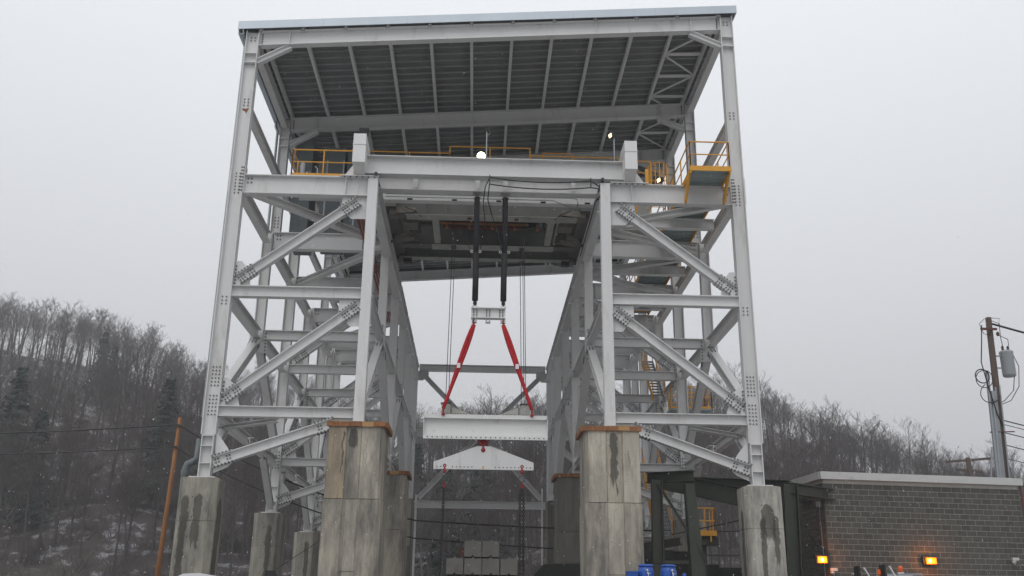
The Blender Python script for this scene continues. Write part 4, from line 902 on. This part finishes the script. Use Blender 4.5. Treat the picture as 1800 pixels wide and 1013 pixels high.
for k in range(4): MB().add([(-1.25+0.65*k,36.1,1.6),(-0.65+0.65*k,36.1,1.6),(-0.65+0.65*k,37.3,1.6),(-1.25+0.65*k,37.3,1.6),(-1.2+0.65*k,36.1,3.17),(-0.75+0.65*k,36.1,3.17),(-0.75+0.65*k,37.3,3.17),(-1.2+0.65*k,37.3,3.17)],[(0,3,2,1),(4,5,6,7),(0,1,5,4),(1,2,6,5),(2,3,7,6),(3,0,4,7)]).build('cradle','dark_wall',TR)
for xx in (-1.1,1.2):
    for yy in (36.6,38.8): MB().tube([(xx-0.15,yy,0.55),(xx+0.15,yy,0.55)],0.55,16).build('wheel','tyre',TR)
ST = thing('tie_down_strap', 'black tie down straps slanting off both sides of the upper concrete blocks', 'strap', (0,36.1,3.5))
MB().bar((-0.62,36.2,4.3),(-1.15,36.2,3.8),0.04,0.02).bar((0.65,36.2,4.3),(1.12,36.2,3.8),0.04,0.02).bar((0.63,36.1,3.95),(0.95,36.1,3.95),0.03,0.02).bar((0.65,36.15,4.15),(1.05,36.15,3.8),0.04,0.02).bar((0.95,36.1,4.05),(0.68,36.1,3.75),0.04,0.02).bar((-1.25,36.1,3.7),(-1.4,36.1,3.1),0.04,0.02).build('strap','lamp_black',ST)
MB().box((-0.82,36.1,3.84),(-0.64,36.3,4.1)).build('wooden_wedge','rust_red',ST)
# service truck with blue jugs
TKb = thing('flatbed_service_truck', 'dark service bed below the frame carrying the blue water jugs', 'truck', (3.4,20.4,0))
MB().box((2.2,20.0,1.0),(4.6,23,2.24)).build('bed_box','dark_wall',TKb); MB().box((2.2,23.2,0.7),(4.5,25.2,2.3)).build('cab','dark_wall',TKb)
for xx in (2.35,4.35):
    for yy in (20.9,24.4): MB().tube([(xx-0.14,yy,0.45),(xx+0.14,yy,0.45)],0.45,14).build('wheel','tyre',TKb)
for k, (x, lab) in enumerate(((3.22,'left blue water jug with a silver spigot by the front right pier'),(3.68,'right blue water jug with a silver spigot beside the green frame'))):
    j = thing('water_jug', lab, 'water jug', (x,20.3,2.25), 'blue water jugs')
    MB().lathe([(0.155,0),(0.165,0.03),(0.165,0.38),(0.15,0.43),(0.135,0.46),(0.135,0.475)],(x,20.3,2.25),20).build('barrel','blue_plastic',j,smooth=True)
    MB().lathe([(0.148,0),(0.155,0.012),(0.152,0.032),(0.11,0.048),(0.03,0.05)],(x,20.3,2.725),20).build('lid','blue_plastic',j,smooth=True)
    MB().lathe([(0.012,0),(0.024,0.015),(0.024,0.04),(0.01,0.055)],(x+(0.0 if k==0 else 0.04),20.12,2.62),8).tube([(x+0.04*k,20.13,2.62),(x+0.04*k+0.01,20.09,2.58),(x+0.04*k+0.01,20.08,2.5)],0.014,6).bar((x+0.04*k,20.1,2.59),(x+0.04*k+0.06,20.1,2.59),0.014).build('spigot','chrome',j)
cr_ = MB().box((2.83,20.1,2.25),(3.02,20.4,2.62)).box((2.82,20.09,2.60),(3.03,20.41,2.63)); tag(cr_.build('blue_crate','blue_plastic'),'small blue crate left of the blue jugs','crate')
cr_ = MB().lathe([(0.045,0),(0.045,0.3),(0.04,0.33),(0.03,0.37)],(3.98,20.2,2.24),10); tag(cr_.build('blue_bottle','blue_plastic'),'small dark blue bottle right of the blue jugs','bottle')
# white truck lower right
TW = thing('utility_truck', 'white utility truck with amber beacon and tall mirrors, mostly below the picture edge', 'truck', (9.3,22.5,0))
rf = MB(); rf.prism([(-0.85,1.9),(0.85,1.9),(0.80,2.5),(0.70,2.63),(0.4,2.69),(-0.4,2.69),(-0.70,2.63),(-0.80,2.5)], (9.25,22.0,0),(9.25,24.2,0)); rf.build('cab_roof','truck_white',TW,smooth=False)
MB().box((8.35,21.0,0.6),(10.15,24.4,1.4)).build('body','truck_white',TW); MB().box((8.42,21.9,1.4),(10.08,24.3,1.92)).build('cab_window','glass_dark',TW)
MB().box((8.35,24.4,0.6),(10.15,27.5,1.9)).build('service_box','truck_white',TW)
for xx in (8.45,10.05):
    for yy in (21.8,26.6): MB().tube([(xx-0.14,yy,0.45),(xx+0.14,yy,0.45)],0.45,16).build('wheel','tyre',TW)
MB().lathe([(0.07,0),(0.07,0.05)],(9.27,22.2,2.72),12).build('beacon_base','truck_white',TW)
MB().lathe([(0.055,0),(0.055,0.09),(0.045,0.13),(0.02,0.14)],(9.27,22.2,2.77),12).build('beacon','amber',TW,smooth=True)
MB().box((9.12,22.0,2.69),(9.44,22.5,2.735)).bar((8.9,22.1,2.72),(9.7,22.1,2.74),0.03).build('light_bar','conduit',TW)
MB().box((8.83,21.3,2.2),(8.86,21.5,2.98)) .build('antenna_plate','lamp_black',TW) if False else None
for k, (x, zt_) in enumerate(((8.06,2.86),(8.62,2.9))):
    MB().add([(x,21.5,2.3),(x+0.06,21.5,2.3),(x+0.10,21.8,2.3),(x,21.8,2.3),(x,21.5,zt_),(x+0.03,21.5,zt_),(x+0.05,21.8,zt_-0.03),(x,21.8,zt_)],[(0,3,2,1),(4,5,6,7),(0,1,5,4),(1,2,6,5),(2,3,7,6),(3,0,4,7)]).build('mirror','lamp_black',TW)
    MB().prism([(0,-0.03),(0.02,-0.03),(0.02,0.03),(0,0.03)],(x+0.09,21.48,zt_-0.04),(x+0.30,21.48,2.45),(0,1,0)).build('mirror_arm','truck_white',TW)
MB().bar((8.3,21.7,2.4),(9.0,21.7,2.4),0.05).build('mirror_bar','truck_white',TW)
MB().lathe([(0.03,0),(0.045,0.02),(0.04,0.12)],(8.53,21.6,2.68),8).build('marker_light','amber',TW)
# white vehicle roof lower left
VL = thing('white_van', 'white van roof just showing at the lower left between the piers', 'van', (-5.6,26.5,0))
MB().prism([(-0.8,0.7),(0.8,0.7),(0.78,2.0),(0.5,2.62),(0.1,2.72),(-0.3,2.70),(-0.7,2.5)],(-7.35,26,0),(-7.35,30,0)).build('body','truck_white',VL)
for xx in (-8.0,-6.7):
    for yy in (26.8,29.2): MB().tube([(xx-0.12,yy,0.4),(xx+0.12,yy,0.4)],0.4,14).build('wheel','tyre',VL)
MB().box((-8.0,25.98,1.5),(-6.7,25.995,2.1)).build('windscreen','glass_dark',VL)
SP_ = thing('work_light', 'small black work light on a cable between the lower left piers', 'work light', (-6.6,38,3.6))
MB().prism([(-0.2,0),(0.2,0),(0.12,0.16),(-0.14,0.18)],(-6.95,33.5,2.95),(-6.95,33.8,2.95)).build('housing','lamp_black',SP_); MB().tube([(-6.9,33.6,3.1),(-5.2,33.9,4.3)],0.012,5).build('cable','black_cable',SP_); MB().tube([(-6.95,33.65,0),(-6.95,33.65,2.95)],0.03,6).build('pole','dark_iron',SP_)
# slim light post in the aisle right
PP = thing('steel_post', 'slim pale steel post beside the far right narrow pier', 'post', (3.15,50,0)); MB().box((3.08,50,0),(3.16,50.15,8.0)).build('post','white_paint',PP)
PP = thing('steel_post', 'slim pale steel post beside the far left narrow pier', 'post', (-3.2,50,0)); MB().box((-3.32,50,0),(-3.22,50.15,7.6)).build('post','white_paint',PP)
# ================================================================= TREES
def bare_tree(seed, H, detail=1.0, sides=3, spread=1.0):
    r = random.Random(seed); trunk = MB(); crown = MB()
    lean = V((r.uniform(-.08,.08), r.uniform(-.08,.08), 1)).normalized()
    pts = [V((0,0,-0.5))]; d = lean.copy(); n = 7
    for i in range(n):
        d = (d+V((r.uniform(-.07,.07), r.uniform(-.07,.07), 0.05))).normalized(); pts.append(pts[-1]+d*(H*0.86/n))
    trunk.tube(pts, 0.021*H*0.62, 5, r1=0.035, cap=False)
    def grow(p, d, ln, rad, lv):
        k = 3 if lv < 2 else 2; q = [p]; dd = d.copy()
        for i in range(k):
            dd = (dd+V((r.uniform(-.22,.22), r.uniform(-.22,.22), r.uniform(-.02,.24)))).normalized(); q.append(q[-1]+dd*ln/k)
        crown.tube(q, rad, sides, r1=max(rad*0.35,0.012), cap=False)
        if lv >= 3: return
        m = int((5.6,4.8,3.6)[lv]*detail+r.random())
        for i in range(m):
            t = 0.25+0.75*(i+r.random())/m; seg = min(k-1,int(t*k)); o = q[seg].lerp(q[seg+1], t*k-seg)
            a = r.uniform(0,2*math.pi); sidev = V((math.cos(a),math.sin(a),r.uniform(-.1,.5)))
            nd = (dd*0.75+sidev*0.75).normalized(); grow(o, nd, ln*r.uniform(0.38,0.62), max(rad*0.45,0.012), lv+1)
    m = int(14*detail)+4
    for i in range(m):
        t = 0.36+0.64*(i/m)+r.uniform(-.02,.02); t = min(t,0.99); j = 1+(n-1)*t; s_ = min(int(j),n-1); o = pts[s_].lerp(pts[s_+1], j-s_)
        a = i*2.4+r.uniform(-.5,.5); el = r.uniform(0.45,1.1); dd = V((math.cos(a)*math.cos(el),math.sin(a)*math.cos(el),math.sin(el)))
        grow(o, dd, H*(0.33-0.21*t)*r.uniform(0.7,1.15)*spread, H*0.0042*(1.25-t), 0)
    return trunk, crown
def raw(b, name, mt):
    me = bpy.data.meshes.new(name); me.from_pydata(b.v, [], b.f); me.materials.append(MT[mt]); return me
variants = []
for i in range(9):
    t_, c_ = bare_tree(100+i, 18.0, 0.95, 3, (1.0,0.85,1.1)[i%3])
    variants.append((raw(t_,'trunk','bark_pale' if i==4 else 'bark'), raw(c_,'crown','bark_pale' if i==4 else 'bark')))
def conifer(seed, H):
    r = random.Random(seed); t_ = MB().tube([(0,0,-0.5),(0,0,H*0.97)],0.012*H,6,r1=0.02,cap=False); c_ = MB()
    z = H*0.12
    while z < H:
        R0 = ((H-z)/H)**0.75*0.30*H*r.uniform(0.55,1.2)+0.15; nb = int(7+R0*2)
        for k in range(nb):
            a = r.uniform(0,6.283); ln = R0*r.uniform(0.6,1.1); dr = V((math.cos(a),math.sin(a),-0.22))
            sd_ = V((-math.sin(a),math.cos(a),0))
            for q in range(7):
                t = 0.2+0.8*q/6+r.uniform(-.05,.05); w = (0.45+0.25*r.random())*(1.2-t*0.7)*0.8
                c0 = V((0,0,z))+dr*ln*t; 
                e = sd_*w*r.choice((-1,1))+V((0,0,r.uniform(-.25,.05)))+dr*w*0.6
                c_.add([c0, c0+e, c0+dr*w*0.8+V((0,0,r.uniform(-.45,.0)))],[(0,1,2)])
        z += H*0.022*r.uniform(0.8,1.2)
    return raw(t_,'trunk','bark'), raw(c_,'crown','needles')
cons = [conifer(7+i, 14.0) for i in range(3)]
pos = []
tr = random.Random(21)
# density in polar cells so that crowns overlap everywhere in view
tries = 0
while len(pos) < 980 and tries < 20000:
    tries += 1
    y = 100+165*tr.random()**0.85; u = tr.uniform(-185,215); x = u*y/250
    if abs(x) > 1e9: continue
    dmin = 2.6
    if any((x-a)**2+(y-b)**2 < dmin*dmin for a, b in pos[-400:]): continue
    pos.append((x,y))
for i in range(330):                                     # crest rows
    u = -175+385*i/329+tr.uniform(-1.6,1.6); y = 246+tr.uniform(-11,9); pos.append((u*y/250,y))
for i in range(330):
    y = 97+60*tr.random(); u = tr.uniform(-180,200); pos.append((u*y/250,y))
for i in range(40):
    y = tr.uniform(236,252); u = tr.uniform(-16,22); pos.append((u*y/250,y))
for i in range(160):
    y = tr.uniform(222,258); u = tr.uniform(45,190); pos.append((u*y/250,y))
pos.sort(key=lambda p: p[1]-0.0)
conpos = [(-38,118,1.15),(-50,112,1.0),(-58,122,1.2),(-31,112,0.8),(-66,128,1.0),(-4,118,1.05),(0.5,122,1.2),(-8,128,0.95),(-75,190,1.0),(-67,175,0.9),(-26,150,1.1),(-30,170,1.1),(-95,180,0.9),(-44,165,0.95),(22,170,0.8),(-88,150,1.1)]
where = lambda x: 'left' if x < -40 else 'right' if x > 40 else 'middle'
NT = 0
rest = []
crest = [p for p in pos if p[1] > 238]; low = [p for p in pos if p[1] <= 238]
cs = crest[:]; tr.shuffle(cs)
singles = low[:160]+cs[:140]; rest = low[160:]+cs[140:]
for (x,y) in singles:
    k = tr.randrange(9); sc = (tr.uniform(0.78,1.02) if y > 238 else tr.uniform(0.7,1.05))*(0.8 if y < 125 else 1.0)*(0.66 if x > 35 and y > 200 else 1.0)
    tm, cm = variants[k]
    crestp = y > 238
    q = x/y; wh = ('left of the orange wooden pole' if q < -0.33 else 'between the orange pole and the tower' if q < -0.255 else 'seen through the left tower legs' if q < -0.075 else 'seen through the tower aisle' if q < 0.08 else 'seen through the right tower legs' if q < 0.27 else 'above the block building roof' if q < 0.5 else 'beyond the brown utility pole')
    lab = ('bare tree on the hill crest, ' if crestp else 'bare tree low on the hillside, ' if y < 112 else 'bare tree up the hillside, ')+wh
    t = bpy.data.objects.new('bare_tree', None); COL.objects.link(t); t.empty_display_size = 0.5
    t.location = (x,y,hz(x,y)-0.2); t.rotation_euler = (0,0,tr.uniform(0,6.28)); t.scale = (sc,sc,sc*tr.uniform(0.9,1.12))
    t['label'] = lab; t['category'] = 'tree'; t['group'] = 'bare trees'+lab[9:]
    a = bpy.data.objects.new('trunk', tm); COL.objects.link(a); a.parent = t
    a = bpy.data.objects.new('crown', cm); COL.objects.link(a); a.parent = t
for i, (x,y,sc) in enumerate(conpos):
    t = bpy.data.objects.new('evergreen_tree', None); COL.objects.link(t); t.location = (x,y,hz(x,y)-0.2); t.scale = (sc,sc,sc); t.rotation_euler=(0,0,i*1.3)
    t['label'] = 'dark green evergreen among bare trees on the %s hillside' % where(x); t['category'] = 'tree'; t['group'] = 'dark evergreens on the %s hillside' % where(x)
    tm, cm = cons[i%3]
    a = bpy.data.objects.new('trunk', tm); COL.objects.link(a); a.parent = t
    a = bpy.data.objects.new('crown', cm); COL.objects.link(a); a.parent = t
# the rest of the wood: one stuff object, simpler trees merged with numpy
lows = []
for i in range(6):
    t_, c_ = bare_tree(300+i, 17.0, 0.66, 3)
    vv = np.array([list(p) for p in t_.v+c_.v], dtype=np.float32); o = len(t_.v)
    ff = np.array([list(f) for f in t_.f]+[[q+o for q in f] for f in c_.f], dtype=np.int32); lows.append((vv, ff))
def merged(name, placements, mtn, srcs):
    VV = []; FF = []; off = 0
    for (x,y,z,sc,a,k) in placements:
        vv, ff = srcs[k]; c, s_ = math.cos(a), math.sin(a)
        w = vv.copy()*sc; w = np.stack([w[:,0]*c-w[:,1]*s_+x, w[:,0]*s_+w[:,1]*c+y, w[:,2]+z],1); VV.append(w); FF.append(ff+off); off += len(vv)
    VV = np.concatenate(VV); FF = np.concatenate(FF); me = bpy.data.meshes.new(name)
    me.vertices.add(len(VV)); me.vertices.foreach_set('co', VV.astype(np.float32).ravel())
    nf, kk = FF.shape; me.loops.add(nf*kk); me.loops.foreach_set('vertex_index', FF.ravel())
    me.polygons.add(nf); me.polygons.foreach_set('loop_start', np.arange(0,nf*kk,kk,dtype=np.int32)); me.polygons.foreach_set('loop_total', np.full(nf,kk,dtype=np.int32))
    me.update(calc_edges=True); me.materials.append(MT[mtn]); return put(name, me)
pl = [(x,y,hz(x,y)-0.2,tr.uniform(0.7,1.05)*(0.66 if x > 35 and y > 200 else 1.0),tr.uniform(0,6.28),tr.randrange(6)) for x,y in rest]
wo = merged('woodland', pl, 'bark', lows); tag(wo,'leafless grey wood covering the hillside behind the tower','woodland',kind='stuff')
# brush: low twiggy shrubs
bs_ = []
for i in range(4):
    r = random.Random(50+i); b = MB()
    for q in range(26):
        a = r.uniform(0,6.28); el = r.uniform(0.5,1.4); ln = r.uniform(0.8,2.4); d = V((math.cos(a)*math.cos(el),math.sin(a)*math.cos(el),math.sin(el)))
        p0 = V((r.uniform(-.8,.8),r.uniform(-.8,.8),0)); p1 = p0+d*ln*0.5; p2 = p1+(d+V((r.uniform(-.4,.4),r.uniform(-.4,.4),.2)))*ln*0.4
        b.tube([p0,p1,p2],0.022,3,r1=0.01,cap=False)
    bs_.append((np.array([list(p) for p in b.v],dtype=np.float32), np.array([list(f) for f in b.f],dtype=np.int32)))
pl = []
for i in range(2600):
    y = 98+115*tr.random(); u = tr.uniform(-190,190); x = u*y/250; pl.append((x,y,hz(x,y)-0.1,tr.uniform(0.6,1.5),tr.uniform(0,6.28),tr.randrange(4)))
tag(merged('brush', pl, 'bark', bs_),'thin leafless brush between the trees on the hillside','brush',kind='stuff')
M = MT['snow']; tn = M.node_tree.nodes; tl = M.node_tree.links; ts = tn.new('ShaderNodeBsdfTranslucent'); ts.inputs[0].default_value = (1,1,1,1)
ms = tn.new('ShaderNodeMixShader'); tl.new(tn['Principled BSDF'].outputs[0], ms.inputs[1]); tl.new(ts.outputs[0], ms.inputs[2]); tl.new(ms.outputs[0], tn['Material Output'].inputs[0])
# falling snow
fl = MB(); fr = random.Random(5)
for i in range(1900):
    y = 9+26*fr.random()**0.6; x = fr.uniform(-0.62,0.6)*y; z = 1.7+y*fr.uniform(0.0,0.68); r = fr.uniform(0.004,0.009)*(0.5+y/35)
    fl.add([(x+r,y,z),(x-r,y,z),(x,y+r,z),(x,y-r,z),(x,y,z+r*1.5),(x,y,z-r*1.5)],[(0,2,4),(2,1,4),(1,3,4),(3,0,4),(2,0,5),(1,2,5),(3,1,5),(0,3,5)])
tag(put('snowflakes', raw(fl,'snowflakes','snow')),'small white snowflakes falling through the whole scene','snow',kind='stuff')
# ================================================================= HAZE
HM = bpy.data.materials.new('haze_air'); HM.use_nodes = True; t = HM.node_tree; t.nodes.clear()
o_ = t.nodes.new('ShaderNodeOutputMaterial'); pv = t.nodes.new('ShaderNodeVolumePrincipled')
pv.inputs['Color'].default_value = (0.93,0.94,0.97,1); pv.inputs['Density'].default_value = 0.0010
t.links.new(pv.outputs[0], o_.inputs['Volume'])
MT['haze_air'] = HM
hz_ = MB().box((-720,-210,-1),(720,1510,110)).build('haze','haze_air'); tag(hz_,'thin grey winter haze in the air','haze',kind='stuff')
for o in bpy.data.objects:
    if '_b' in o: del o['_b']
